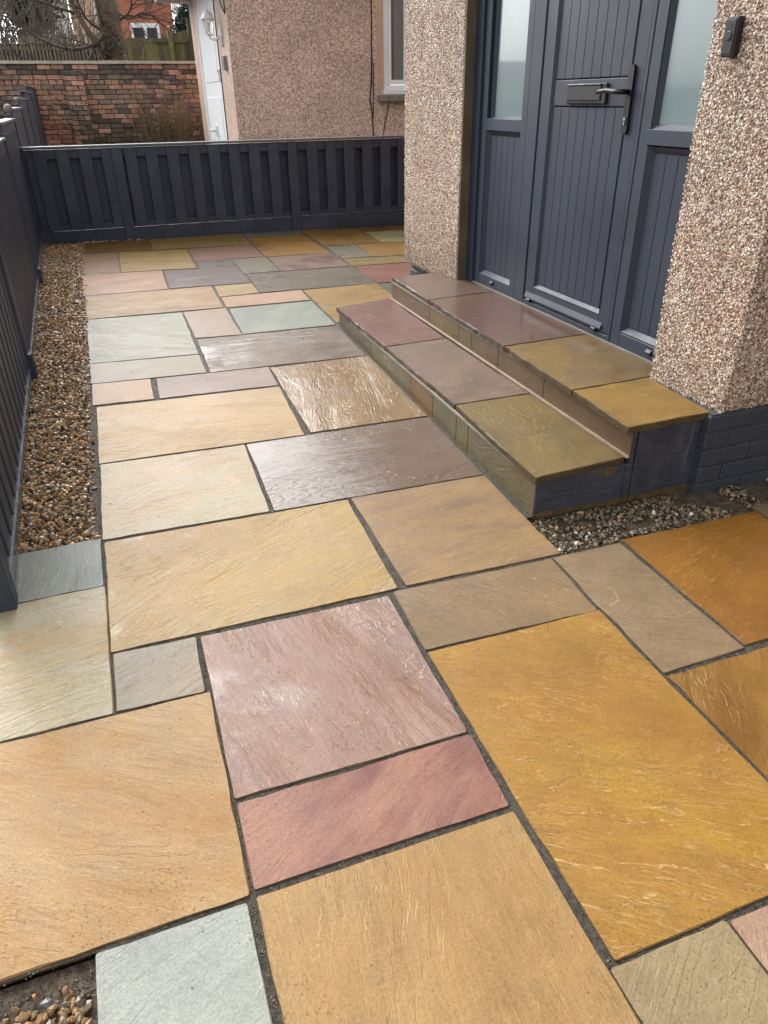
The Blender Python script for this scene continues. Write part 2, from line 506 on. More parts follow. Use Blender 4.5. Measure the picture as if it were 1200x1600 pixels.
# ================================================================== STONE DATA (corner points on the ground in metres; colours, bedding angle, ridges, wetness)
SLABS = {
 'ochre_strip': [[[-0.228,7.3579],[0.3509,7.3988],[0.3483,6.9248],[-0.2279,6.9642]],[[140,102,38],[125,95,50],[150,115,60],3,0.3,0.2]],
 'olive2': [[[0.3578,7.413],[1.2338,7.476],[1.2208,6.9281],[0.3558,6.9224]],[[150,125,65],[165,140,90],[140,110,60],3,0.4,0.2]],
 'bluegrey3': [[[1.2396,7.4636],[1.8141,7.4981],[1.7991,7.221],[1.2385,7.2464]],[[128,128,120],[118,115,110],[128,128,120],0,0.2,0.2]],
 'gold4': [[[1.2424,7.2318],[1.7987,7.2072],[1.7962,6.35],[1.2395,6.3567]],[[168,122,40],[150,108,38],[185,145,80],-20,0.7,0.3]],
 'ochre5': [[[1.8264,7.4944],[2.3831,7.4072],[2.3876,6.6471],[1.8354,6.653]],[[152,114,42],[160,125,75],[140,110,50],70,0.3,0.3]],
 'brown6': [[[2.39,7.4051],[2.9707,7.4354],[2.9298,7.187],[2.4008,7.215]],[[130,95,50],[140,105,60],[130,95,50],0,0.2,0.3]],
 'light7': [[[2.4074,7.1947],[2.8566,7.1792],[2.7725,6.6382],[2.3992,6.6564]],[[182,172,132],[155,142,102],[175,160,115],0,0.4,0.2]],
 'grey8': [[[1.8436,6.629],[2.1207,6.6259],[2.1191,6.1008],[1.8384,6.0897]],[[135,130,110],[150,128,95],[125,125,115],0,0.3,0.3]],
 'gold9': [[[2.1354,6.6307],[2.634,6.6353],[2.5783,6.039],[2.12,6.0868]],[[168,125,60],[155,120,60],[180,140,80],10,0.4,0.3]],
 'olive10': [[[1.8366,6.0691],[2.3951,6.0329],[2.3652,5.7971],[1.8331,5.7951]],[[140,120,65],[150,125,75],[130,110,60],10,0.4,0.3]],
 'red11': [[[1.8405,5.7756],[2.3054,5.7776],[2.296,5.1711],[1.8306,5.1946]],[[142,82,64],[120,72,56],[150,95,78],-30,0.7,0.3]],
 'pink12': [[[0.6472,6.8835],[1.224,6.9054],[1.2162,6.364],[0.6438,6.3688]],[[145,112,95],[150,100,85],[160,125,105],5,0.5,0.2]],
 'greyolive13': [[[0.9428,6.3388],[1.2239,6.3481],[1.2267,5.7979],[0.946,5.7919]],[[128,122,98],[135,128,105],[118,112,95],40,0.3,0.3]],
 'mauve14': [[[1.2476,6.3299],[1.7939,6.3422],[1.8127,5.8016],[1.2344,5.7955]],[[142,112,96],[135,100,88],[150,120,100],5,0.4,0.3]],
 'dark15': [[[0.6478,6.3547],[0.9361,6.3619],[0.9289,6.0709],[0.6414,6.0692]],[[105,90,80],[115,98,88],[100,88,85],5,0.3,0.3]],
 'dark16': [[[0.3618,6.0815],[0.9307,6.0606],[0.9398,5.4968],[0.3507,5.5033]],[[100,84,80],[118,98,90],[95,85,88],8,0.6,0.2]],
 'ochre17': [[[0.0633,6.9201],[0.6352,6.858],[0.6189,6.1001],[0.0487,6.1291]],[[168,138,72],[155,125,60],[180,150,95],-12,0.5,0.2]],
 'pinkochre18': [[[-0.227,6.9445],[0.0529,6.9234],[0.0379,6.1213],[-0.2372,6.1336]],[[162,132,90],[150,115,95],[165,130,80],15,0.4,0.2]],
 'pink19': [[[-0.2359,6.1222],[0.3495,6.097],[0.3385,5.4937],[-0.2342,5.4674]],[[188,146,116],[200,160,132],[175,130,110],12,0.8,0.1]],
 'darkolive20': [[[0.9596,5.7763],[1.8295,5.784],[1.8169,5.1888],[0.9448,5.1864]],[[98,84,66],[118,102,82],[88,80,68],4,0.7,0.3]],
 'brown21': [[[-0.2235,5.4567],[0.644,5.477],[0.6355,4.8841],[-0.2189,4.876]],[[175,140,92],[190,155,112],[150,105,60],6,0.9,0.1]],
 'cream22': [[[0.6687,5.469],[0.9401,5.474],[0.9387,5.1884],[0.6565,5.159]],[[190,165,118],[175,150,100],[200,170,125],40,0.5,0.1]],
 'pink23': [[[0.6644,5.1421],[1.2391,5.1668],[1.2285,4.8869],[0.6561,4.8707]],[[196,155,126],[205,170,140],[190,145,110],10,0.6,0.2]],
 'blue24': [[[0.6653,4.8352],[1.2323,4.8507],[1.2279,4.2756],[0.6521,4.2664]],[[156,160,146],[172,176,162],[145,150,140],60,0.5,0.2]],
 'gold25': [[[1.2505,5.1631],[1.8273,5.1854],[1.8,4.31],[1.2473,4.3123]],[[168,132,70],[175,140,85],[155,120,60],10,0.5,0.3]],
 'grey26': [[[-0.2191,4.8614],[0.3601,4.84],[0.352,3.9894],[-0.2155,4.0093]],[[166,166,144],[182,178,158],[165,150,130],-28,0.9,0.1]],
 'beige27': [[[0.3702,4.843],[0.6449,4.8646],[0.6431,4.2589],[0.3757,4.2754]],[[182,156,132],[190,165,140],[175,150,130],4,0.2,0.1]],
 'mauve28': [[[0.3775,4.2443],[1.228,4.247],[1.222,3.669],[0.3714,3.6718]],[[138,118,98],[155,135,118],[120,95,70],3,0.9,0.5]],
 'beige29': [[[-0.2131,3.998],[0.353,3.9709],[0.3526,3.6781],[-0.2138,3.6973]],[[166,150,122],[175,160,130],[160,140,118],5,0.2,0.1]],
 'orange30': [[[-0.2067,3.6875],[0.0688,3.6727],[0.0662,3.3964],[-0.2086,3.4079]],[[202,160,112],[195,150,110],[205,170,125],5,0.2,0.1]],
 'mauve31': [[[0.0995,3.6661],[0.6707,3.6583],[0.6604,3.3823],[0.0912,3.3929]],[[172,146,132],[180,155,142],[165,140,128],12,0.6,0.1]],
 'gold32': [[[0.6786,3.6412],[1.2287,3.6566],[1.2149,2.7918],[0.6684,2.7902]],[[176,136,76],[160,116,50],[182,142,84],78,0.6,0.72]],
 'cream33': [[[-0.1925,3.3736],[0.6613,3.3637],[0.636,2.7773],[-0.1956,2.7776]],[[218,182,126],[210,170,115],[222,188,140],-8,0.6,0]],
 'mauve34': [[[0.3847,2.7602],[1.2167,2.7775],[1.2,2.2032],[0.376,2.1974]],[[140,110,84],[126,96,72],[118,86,62],10,0.5,0.95]],
 'pale35': [[[-0.1918,2.7676],[0.375,2.761],[0.3583,2.1999],[-0.1995,2.202]],[[212,198,162],[224,190,150],[214,186,142],14,0.5,0]],
 'yellow36': [[[-0.1934,2.1838],[0.6413,2.1859],[0.6242,1.634],[-0.1939,1.6257]],[[208,172,108],[198,165,105],[205,160,85],25,0.7,0.3]],
 'tan37': [[[0.6594,2.1929],[1.1976,2.1929],[1.19,1.6326],[0.6552,1.6372]],[[188,152,102],[160,128,98],[200,160,105],12,0.2,0.1]],
 'tan38': [[[0.6057,1.6199],[1.1446,1.614],[1.1312,1.344],[0.5989,1.3562]],[[166,136,96],[158,130,95],[172,140,98],-50,0.6,0.2]],
 'beige39': [[[1.1535,1.6158],[1.4069,1.6187],[1.4132,1.0752],[1.1459,1.0683]],[[172,146,110],[165,138,105],[178,150,115],-30,0.4,0.1]],
 'pink43': [[[0.0379,1.6085],[0.5837,1.608],[0.5801,1.0637],[0.0359,1.0637]],[[190,154,138],[180,142,124],[172,126,104],-75,0.9,0.36]],
 'red44': [[[0.0379,1.0488],[0.5829,1.0525],[0.5756,0.8537],[0.0347,0.8532]],[[192,140,118],[146,88,82],[202,150,118],30,0.3,0.2]],
 'grey45': [[[-0.1878,1.6165],[0.0259,1.6127],[0.0198,1.3993],[-0.1886,1.4041]],[[182,162,134],[160,152,134],[190,155,115],30,0.4,0]],
 'grey47': [[[-0.4602,2.2015],[-0.2058,2.2136],[-0.2049,1.939],[-0.455,1.9332]],[[140,145,135],[150,154,146],[132,136,128],85,0.3,0]],
 'orange40': [[[1.427,1.632],[1.993,1.632],[1.993,1.083],[1.427,1.083]],[[180,120,30],[165,112,32],[172,115,45],20,0.5,0.2]],
 'brown53': [[[2.003,1.66],[2.56,1.66],[2.56,1.085],[2.003,1.085]],[[160,130,95],[150,120,90],[165,135,100],10,0.3,0.1]],
 'orange41': [[[1.146,1.056],[1.7,1.056],[1.7,0.215],[1.146,0.215]],[[182,132,55],[160,110,40],[185,135,65],60,0.6,0.2]],
 'gold42': [[[0.599,1.343],[1.136,1.343],[1.136,0.514],[0.599,0.514]],[[198,148,64],[190,138,60],[208,162,55],-33,1.0,0.1]],
 'beige46': [[[-1.05,1.915],[-0.201,1.935],[-0.198,1.401],[-1.04,1.385]],[[206,190,148],[204,194,168],[204,156,84],14,0.6,0]],
 'orange48': [[[-0.8,1.385],[0.031,1.392],[0.024,0.846],[-0.8,0.836]],[[202,160,100],[208,168,112],[194,140,66],-35,0.4,0.15]],
 'pale49': [[[-0.247,0.831],[0.0155,0.831],[0.0155,0.28],[-0.247,0.28]],[[192,198,186],[185,190,182],[196,200,185],20,0.3,0]],
 'tan50': [[[0.036,0.836],[0.577,0.836],[0.577,0.285],[0.036,0.285]],[[202,162,102],[196,152,92],[208,168,110],85,0.35,0.1]],
 'beige51': [[[0.583,0.504],[0.829,0.504],[0.829,-0.05],[0.583,-0.05]],[[186,166,122],[180,158,118],[190,170,130],40,0.2,0]],
 'pink52': [[[0.838,0.5],[1.12,0.5],[1.12,-0.05],[0.838,-0.05]],[[216,176,150],[205,160,135],[216,180,150],60,0.2,0]],
 'f1': [[[1.72,1.065],[2.3,1.065],[2.3,0.5],[1.72,0.5]],[[166,136,96],[158,130,95],[172,140,98],-50,0.6,0.2]],
 'f2': [[[-0.8,-0.02],[0.0,-0.02],[0.0,-0.58],[-0.8,-0.58]],[[218,182,126],[210,170,115],[222,188,140],-8,0.6,0]],
 'f3': [[[0.03,0.265],[0.575,0.265],[0.575,-0.3],[0.03,-0.3]],[[166,150,122],[175,160,130],[160,140,118],5,0.2,0.1]],
}

# ================================================================== THE GROUND
def sheet(name, pts, mat, dz, parent=None):
    me = bpy.data.meshes.new(name)
    me.from_pydata([(x, y, G(x, y) + dz) for x, y in pts], [], [tuple(range(len(pts)))])
    me.update()
    o = link(name, me, mat, parent)
    return o


def sheets(name, polys, mat, dz, parent=None):
    V, F = [], []
    for pts in polys:
        F.append(tuple(range(len(V), len(V) + len(pts))))
        V += [(x, y, G(x, y) + dz) for x, y in pts]
    me = bpy.data.meshes.new(name)
    me.from_pydata(V, [], F); me.update()
    return link(name, me, mat, parent)


def rc(x0, x1, y0, y1): return [(x0, y0), (x1, y0), (x1, y1), (x0, y1)]


ground = sheet('ground', rc(-150, 150, -150, 7.56), M['soil'], -0.06)
tag(ground, kind='structure')
yard = sheet('soil_yard', rc(-150, 150, 7.56, 16.0), M['soil'], -0.05)
tag(yard, kind='structure')
bank = MB().box(-150, 150, 16.28, 260, 0.2, 1.45).build('raised_garden_ground', M['soil'])
tag(bank, kind='structure')

# patio: dark jointing bed, with each slab a piece of it
bed = sheets('patio', [rc(-0.236, 1.60, 2.2, 7.49), rc(1.60, 2.95, 4.40, 7.47), rc(-0.485, -0.236, 1.36, 2.203), rc(-0.236, 1.19, 0.836, 2.2), rc(1.19, 1.6, 1.866, 2.2),
                       rc(-1.3, -0.485, 0.836, 1.92), rc(-0.485, -0.236, 0.836, 1.36), rc(-0.249, 2.6, -0.4, 0.836), rc(1.19, 2.6, 0.836, 1.628),
                       rc(-1.3, -0.249, -0.9, 0.05)], M['joint'], -0.0042)
tag(bed, kind='structure')


def outline(q, jit, step, rr):
    """slightly irregular sawn and hand-cut outline of a four-cornered stone"""
    pts = []
    n = 4
    for i in range(n):
        a, b = Vector(q[i]), Vector(q[(i + 1) % n])
        d = b - a; L = d.length; u = d / L
        nrm = Vector((-u.y, u.x))
        c = (Vector(q[0]) + Vector(q[2])) / 2
        if (c - a).dot(nrm) < 0: nrm = -nrm
        k = max(2, int(L / step))
        ph = random.random() * 50
        for j in range(k):
            t = j / k
            p = a + d * t
            if j == 0:
                # cut the corner
                prev = Vector(q[(i - 1) % n])
                pin = a + (prev - a).normalized() * rr * random.uniform(0.6, 1.6)
                pou = a + u * rr * random.uniform(0.6, 1.6)
                pts.append(pin); pts.append((pin + pou + a * 1.2) / 3.2); pts.append(pou)
            else:
                w = mnoise.noise(Vector((p.x * 9 + ph, p.y * 9, ph))) * jit
                w += (random.random() ** 3) * jit * 0.9
                if random.random() < 0.05: w += random.uniform(0.8, 1.8) * min(jit, 0.003)
                pts.append(p + nrm * w)
    return pts


def stone_mesh(name, q, zf, thick, jit=0.0022, step=0.05, rr=0.005, cham=0.004, grow_by=0.0, tilt=0.0):
    q = [Vector((p[0], p[1])) for p in q]
    qc = sum(q, Vector((0, 0))) / 4
    q = [p + Vector((grow_by * (1 if p.x > qc.x else -1), grow_by * (1 if p.y > qc.y else -1))) for p in q]
    pts = outline(q, jit, step, rr)
    c = sum(pts, Vector((0, 0))) / len(pts)
    area = sum(pts[i].x * pts[(i + 1) % len(pts)].y - pts[(i + 1) % len(pts)].x * pts[i].y for i in range(len(pts)))
    if area < 0: pts.reverse()
    o = Vector((c.x, c.y, zf(c.x, c.y)))
    tx, ty = random.uniform(-tilt, tilt), random.uniform(-tilt, tilt)
    V, F = [], []
    n = len(pts)
    for inset, dz in ((0.0, -thick), (0.0, -cham * random.uniform(0.7, 1.2)), (cham * 0.8, 0.0)):
        for k, p in enumerate(pts):
            d = (c - p); L = d.length
            w = inset * random.uniform(0.6, 1.5) if inset else 0
            pp = p + d / L * w
            z = zf(pp.x, pp.y) + dz + (tx * (pp.x - c.x) + ty * (pp.y - c.y))
            V.append((pp.x - o.x, pp.y - o.y, z - o.z))
    for r in (0, 1):
        for k in range(n):
            a, b = r * n + k, r * n + (k + 1) % n
            F.append((a, b, b + n, a + n))
    F.append(tuple(range(2 * n, 3 * n)))
    F.append(tuple(range(n))[::-1])
    me = bpy.data.meshes.new(name)
    me.from_pydata(V, [], F); me.update()
    return me, o


def stone_props(o, col, ang=0.0, vein=0.4, wet=0.2, sat=1.0):
    a = lin(col[0]); b, c = [tuple(1.0 * u + 0.0 * w for u, w in zip(lin(v), a)) for v in col[1:]]
    k = STONE_K
    def vivid(v, s):
        g_ = 0.3 * v[0] + 0.5 * v[1] + 0.2 * v[2]
        return tuple(max(0.004, g_ + (u - g_) * s) for u in v)
    a, b, c = vivid(a, sat), vivid(b, sat), vivid(c, sat)
    o['col_a'] = [v * k for v in a]; o['col_b'] = [v * k for v in b]; o['col_c'] = [v * k for v in c]
    o['ang'] = math.radians(-ang); o['vein'] = float(vein); o['wet'] = float(wet)
    o['seed'] = [random.uniform(0, 90), random.uniform(0, 90), random.uniform(0, 9)]


STONE_K = 0.48
for nm, (q, (ca, cb, cc, ang, vein, wet)) in SLABS.items():
    me, o = stone_mesh('paving_slab', q, G, 0.016, grow_by=0.0022, cham=0.003, tilt=0.0012)
    s = link('paving_slab', me, M['stone'], bed, o)
    stone_props(s, (ca, cb, cc), ang, vein, wet, 1.15 if o.y > 4.6 else 1.0)

# ------------------------------------------------------------------ gravel and grit
ico = bmesh.new(); bmesh.ops.create_icosphere(ico, subdivisions=1, radius=1.0)
ICO_V = np.array([v.co[:] for v in ico.verts]); ICO_F = np.array([[v.index for v in f.verts] for f in ico.faces]); ico.free()
OCT_V = np.array([(1, 0, 0), (-1, 0, 0), (0, 1, 0), (0, -1, 0), (0, 0, 1), (0, 0, -1)], float)
OCT_F = np.array([(0, 2, 4), (2, 1, 4), (1, 3, 4), (3, 0, 4), (2, 0, 5), (1, 2, 5), (3, 1, 5), (0, 3, 5)])


def rand_rot(n):
    q = rng.normal(size=(n, 4)); q /= np.linalg.norm(q, axis=1)[:, None]
    w, x, y, z = q.T
    return np.stack([np.stack([1 - 2 * (y * y + z * z), 2 * (x * y - z * w), 2 * (x * z + y * w)], -1),
                     np.stack([2 * (x * y + z * w), 1 - 2 * (x * x + z * z), 2 * (y * z - x * w)], -1),
                     np.stack([2 * (x * z - y * w), 2 * (y * z + x * w), 1 - 2 * (x * x + y * y)], -1)], 1)


def scatter(name, P, S, pal, w, mat, parent=None, tv=ICO_V, tf=ICO_F, jit=0.3, flat=None, bright=0.25):
    """many little stones as one mesh, each with a colour of its own; P centres, S half sizes (n,3)"""
    n = len(P)
    V = tv[None] * (1 + rng.uniform(-jit, jit, (n, len(tv), 1)))
    V = V * S[:, None, :]
    R = rand_rot(n)
    V = np.einsum('nij,nkj->nki', R, V)
    if flat is not None:                       # squash along a normal
        nr, f = flat
        d = V @ np.array(nr)
        V = V - d[..., None] * np.array(nr) * (1 - f)
    o = np.array([P[:, 0].mean(), P[:, 1].mean(), P[:, 2].mean()])
    V = V + (P - o)[:, None, :]
    F = tf[None] + (np.arange(n) * len(tv))[:, None, None]
    me = bpy.data.meshes.new(name)
    V = V.reshape(-1, 3); F = F.reshape(-1, 3)
    me.vertices.add(len(V)); me.vertices.foreach_set('co', V.astype(np.float32).ravel())
    me.loops.add(len(F) * 3); me.loops.foreach_set('vertex_index', F.astype(np.int32).ravel())
    me.polygons.add(len(F)); me.polygons.foreach_set('loop_start', np.arange(0, len(F) * 3, 3, dtype=np.int32))
    me.update(calc_edges=True); me.validate()
    me.polygons.foreach_set('use_smooth', np.zeros(len(F), bool))
    pal = np.array([lin(c) for c in pal]); w = np.array(w, float); w /= w.sum()
    c = pal[rng.choice(len(pal), n, p=w)] * (1 + rng.uniform(-bright, bright, (n, 1)))
    at = me.color_attributes.new('tint', 'FLOAT_COLOR', 'POINT')
    cc = np.ones((n, len(tv), 4)); cc[..., :3] = c[:, None, :]
    at.data.foreach_set('color', cc.astype(np.float32).ravel())
    ob = link(name, me, mat, parent, tuple(o))
    return ob


GP = [(170, 136, 94), (150, 118, 80), (126, 102, 74), (190, 154, 108), (98, 84, 66), (152, 134, 104), (184, 138, 86), (78, 68, 58)]
GW = [.22, .22, .18, .1, .12, .08, .05, .06]


def gpts(x0, x1, y0, y1, n, zlo, zhi, keep=None):
    x = rng.uniform(0, 1, n); y = rng.uniform(y0, y1, n)
    a = x0(y) if callable(x0) else x0; b = x1(y) if callable(x1) else x1
    x = a + (b - a) * x
    z = G(x, y) + rng.uniform(zlo, zhi, n)
    P = np.stack([x, y, z], 1)
    if keep is not None: P = P[keep(x, y)]
    return P


def gsize(n, lo, hi):
    s = rng.uniform(lo, hi, (n, 1)) * rng.uniform(0.6, 1.15, (n, 3)) * np.array([1.15, 1.0, 0.72]); return s


def FX(y): return -0.45 - 0.0205 * (y - 1.9)          # line of the side fence


gr_ = []
for q, _c in SLABS.values():
    if min(p[1] for p in q) > 3.4: continue
    for i in range(4):
        a, b = np.array(q[i]), np.array(q[(i + 1) % 4]); c = np.mean(np.array(q), 0)
        d = b - a; L = np.linalg.norm(d); nr = np.array([-d[1], d[0]]) / L
        if (c - a) @ nr > 0: nr = -nr
        k = int(L / 0.0042)
        t = rng.uniform(-0.01, 1.01, k)[:, None]
        p = a + d * t + nr * rng.uniform(0.001, 0.013, (k, 1))
        keep = np.array([mnoise.noise(Vector((u[0] * 8, u[1] * 8, 7))) > -0.25 for u in p])
        gr_.append(p[keep])
gr_ = np.concatenate(gr_)
gr_ = gr_[~((gr_[:, 0] > 1.19) & (gr_[:, 1] > 1.64)) & ~((gr_[:, 0] < -0.25) & (gr_[:, 1] < 0.83))]
ex_ = rng.uniform((-0.6, 0.45), (-0.255, 0.832), (2600, 2)); gr_ = np.concatenate([gr_, ex_])
PG = np.stack([gr_[:, 0], gr_[:, 1], G(gr_[:, 0], gr_[:, 1]) + rng.uniform(-0.0048, -0.0030, len(gr_))], 1)
PG[-2600:, 2] -= 0.0145
gt = scatter('joint_grit', PG, gsize(len(PG), 0.0010, 0.0026), [(84, 76, 64), (60, 56, 50), (110, 98, 80), (46, 44, 42), (136, 120, 96)], [.3, .3, .15, .2, .05], M['gravel'], bed, OCT_V, OCT_F)
tag(gt, kind='stuff')
# odd bits of grit carried onto the stones
Q_ = rng.uniform((-0.2, 0.4), (1.95, 4.4), (900, 2))
Q_ = Q_[~((Q_[:, 0] > 1.17) & (Q_[:, 1] > 1.6))]
near_ = np.exp(-np.abs(Q_[:, 0] + 0.2) / 0.25) + 0.25
Q_ = Q_[rng.uniform(0, 1, len(Q_)) < near_]
lg = scatter('loose_grit', np.stack([Q_[:, 0], Q_[:, 1], G(Q_[:, 0], Q_[:, 1]) + 0.0006], 1), gsize(len(Q_), 0.0009, 0.0026), [(84, 76, 64), (60, 56, 50), (150, 130, 100)], [.4, .3, .3], M['gravel'], bed, OCT_V, OCT_F)
tag(lg, kind='stuff')
gb = sheets('gravel_bed', [[(-0.60, 2.2), (-0.236, 2.2), (-0.236, 7.49), (-0.70, 7.49)], rc(-0.9, -0.249, 0.05, 0.836),
                           rc(1.16, 3.6, 1.628, 1.90), rc(-0.62, -0.457, 1.92, 2.2), rc(2.6, 3.6, 1.0, 1.628)], M['soil'], -0.020)
tag(gb, kind='structure')
P1 = gpts(lambda y: FX(y) - 0.06, lambda y: -0.214 + 0 * y, 2.215, 7.44, 15500, -0.018, -0.001)
P1b = gpts(lambda y: FX(y) - 0.03, -0.465, 1.93, 2.215, 150, -0.016, 0.0)
P1c = gpts(-0.22, 0.35, 7.425, 7.47, 110, -0.005, 0.004)
P1c[:, 0] = -0.22 + (P1c[:, 0] + 0.22) * rng.uniform(0.1, 1, len(P1c))
P1 = np.concatenate([P1, P1b, P1c])
g1 = scatter('gravel', P1, gsize(len(P1), 0.0055, 0.0122), GP, GW, M['gravel'])
tag(g1, 'long strip of brown wet gravel between slatted fence and paving', 'gravel', kind='stuff')


def dens(sx, th):
    def f(x, y):
        v = np.array([mnoise.noise(Vector((a * sx, b * sx, 3.3))) for a, b in zip(x, y)])
        return v > th
    return f


P2 = gpts(1.195, 2.75, 1.64, 1.845, 2300, -0.017, -0.006, dens(7, -0.22))
P2 = P2[~((P2[:, 0] > 1.99) & (P2[:, 1] < 1.67))]
g2 = scatter('gravel', P2, gsize(len(P2), 0.004, 0.0105), [(122, 108, 84), (100, 90, 70), (142, 122, 90), (88, 82, 62), (160, 142, 112), (72, 66, 54), (150, 125, 105)], [.22, .22, .15, .15, .08, .12, .06], M['gravel'])
tag(g2, 'sparse muddy gravel between entrance step and orange slab', 'gravel', kind='stuff')
P3 = gpts(-0.60, -0.262, 0.55, 0.805, 2600, -0.016, -0.004, lambda x, y: (y < 0.765 + 0.05 * np.sin(x * 13)) & (rng.uniform(0, 1, len(x)) < np.clip((0.80 - y) * 13, 0.12, 0.8)))
g3 = scatter('gravel', P3, gsize(len(P3), 0.004, 0.0115), [(146, 116, 78), (126, 102, 70), (106, 88, 66), (168, 142, 104), (84, 78, 74), (150, 112, 72)], [.25, .25, .15, .1, .1, .15], M['gravel'])
tag(g3, 'patch of golden brown gravel in the paving corner beside pale slab', 'gravel', kind='stuff')


def pebble(x, y, r, col, label, group, dz=0.0):
    P = np.array([[x, y, G(x, y) - 0.004 + dz]])
    o = scatter('pebble', P, np.array([[r, r * 0.75, r * 0.6]]), [col], [1], M['gravel'], jit=0.2, bright=0.02)
    return tag(o, label, 'pebble', group)


WG = 'white pebbles in the muddy gravel'
for x, y, r, l in ((1.268, 1.662, .0115, 'largest white rounded pebble beside the step corner, nearest the beige slab'),
                   (1.345, 1.70, .0085, 'white pebble just right of the largest one in the muddy gravel'),
                   (1.305, 1.72, .0075, 'small white pebble close to the dark step face near its corner'),
                   (1.325, 1.687, .007, 'small flat white pebble between the largest white pebble and its neighbour'),
                   (1.640, 1.742, .0105, 'angular white pebble in front of the deep painted step side'),
                   (1.76, 1.69, .0085, 'white pebble near the far edge of the orange slab'),
                   (1.71, 1.705, .007, 'small white pebble left of the one by the orange slab edge')):
    pebble(x, y, r, (226, 222, 212), l, WG, 0.004)
for x, y, r, c, l in ((-0.325, 0.775, .0125, (92, 90, 92), 'dark grey stone in the bottom left gravel patch'),
                      (-0.297, 0.787, .0095, (140, 106, 78), 'small reddish brown stone close to the pale slab corner'),
                      (-0.343, 0.74, .016, (158, 124, 80), 'rounded golden brown stone near the middle of the bottom left patch'),
                      (-0.425, 0.728, .019, (196, 170, 122), 'largest pale golden stone at the left of the gravel patch')):
    pebble(x, y, r, c, l, 'larger stones in the bottom left gravel patch', 0.003)

# ================================================================== ENTRANCE STEPS
ZL, ZU = 0.195, 0.325
steps = empty('entrance_steps', (1.6, 3.0, 0.07))
tag(steps, 'two long low stone steps with dark painted ends up to the grey front door', 'steps')
LT = [[(1.2421, 4.2928), (1.6235, 4.3771), (1.5943, 3.441), (1.2423, 3.4161)], [(1.2423, 3.4101), (1.5943, 3.435), (1.5891, 2.551), (1.234, 2.5497)],
      [(1.234, 2.5437), (1.5891, 2.545), (1.5816, 1.868), (1.2039, 1.8414)]]
LC = [((150, 96, 82), (135, 82, 68), (160, 108, 92), -20, .6, .8), ((150, 124, 106), (160, 132, 112), (142, 116, 98), 20, .4, .5), ((148, 122, 70), (130, 112, 70), (158, 130, 75), 80, .4, .35)]
UT = [[(1.6423, 4.3777), (2.056, 4.395), (2.056, 3.7856), (1.6225, 3.7477)], [(1.622, 3.7417), (2.056, 3.7796), (2.056, 2.8436), (1.600, 2.820)],
      [(1.599, 2.814), (2.056, 2.838), (2.056, 2.236), (1.572, 2.2229)], [(1.571, 2.2169), (1.936, 2.230), (1.904, 1.845), (1.5497, 1.8387)]]
UC = [((142, 112, 92), (150, 118, 98), (135, 105, 88), 10, .3, .9), ((140, 100, 78), (132, 90, 74), (148, 112, 82), 5, .2, .9),
      ((160, 128, 72), (150, 122, 70), (165, 132, 80), 8, .5, .4), ((178, 142, 72), (165, 130, 66), (185, 148, 82), -8, .4, .3)]
for qs, cs, z in ((LT, LC, ZL), (UT, UC, ZU)):
    for q, c in zip(qs, cs):
        me, o = stone_mesh('tread_slab', q, lambda x, y, z=z: z, 0.024, jit=0.003, step=0.035, rr=0.004, cham=0.0035)
        s = link('tread_slab', me, M['stone'], steps, o)
        stone_props(s, c[:3], *c[3:], sat=1.08)


def riser(pa, pb, zb0, zb1, zt, col, parent=steps):
    """one upright facing stone from pa to pb (points on the front face)"""
    a, b = Vector(pa), Vector(pb)
    u = (b - a).normalized(); nrm = Vector((-u.y, u.x))
    if nrm.x < 0: nrm = -nrm
    a = a + u * 0.0015; b = b - u * 0.0015
    t = 0.022
    c = (a + b) / 2
    V = []
    for p, zb in ((a, zb0), (b, zb1)):
        for d in (0.0, t):
            for z in (zb, zt):
                V.append(Vector((p.x + nrm.x * d, p.y + nrm.y * d, z)))
    L = (b - a).length
    o = Vector((c.x, c.y, (zb0 + zt) / 2))
    # local frame: x along the stone, y up, z outwards, so the bedding runs along the stone
    X = Vector((u.x, u.y, 0)); Z = Vector((-nrm.x, -nrm.y, 0)); Y = Z.cross(X)
    Rm = Matrix((X, Y, Z)).transposed()
    loc = [Rm.transposed() @ (v - o) for v in V]
    bm = bmesh.new()
    vs = [bm.verts.new(v) for v in loc]
    for f in ((0, 1, 3, 2), (4, 6, 7, 5), (0, 4, 5, 1), (2, 3, 7, 6), (0, 2, 6, 4), (1, 5, 7, 3)):
        bm.faces.new([vs[i] for i in f])
    bmesh.ops.recalc_face_normals(bm, faces=bm.faces)
    bmesh.ops.bevel(bm, geom=list(bm.edges), offset=0.0015, segments=1, affect='EDGES', profile=0.5)
    me = bpy.data.meshes.new('riser_slab'); bm.to_mesh(me); bm.free()
    s = link('riser_slab', me, M['stone'], parent, o, Rm.to_euler())
    stone_props(s, col[:3], *col[3:])
    return s


def lerp(a, b, t): return (a[0] + (b[0] - a[0]) * t, a[1] + (b[1] - a[1]) * t)


def riser_row(A, B, ys, zb, zt, cols):
    for (y0, y1), c in zip(zip(ys, ys[1:]), cols):
        t0, t1 = (y0 - A[1]) / (B[1] - A[1]), (y1 - A[1]) / (B[1] - A[1])
        p0, p1 = lerp(A, B, t0), lerp(A, B, t1)
        c = tuple(tuple(0.6 * u + 0.4 * w for u, w in zip(k, (168, 146, 106))) for k in c[:3]) + tuple(c[3:])
        riser(p0, p1, zb(*p0), zb(*p1), zt, c)


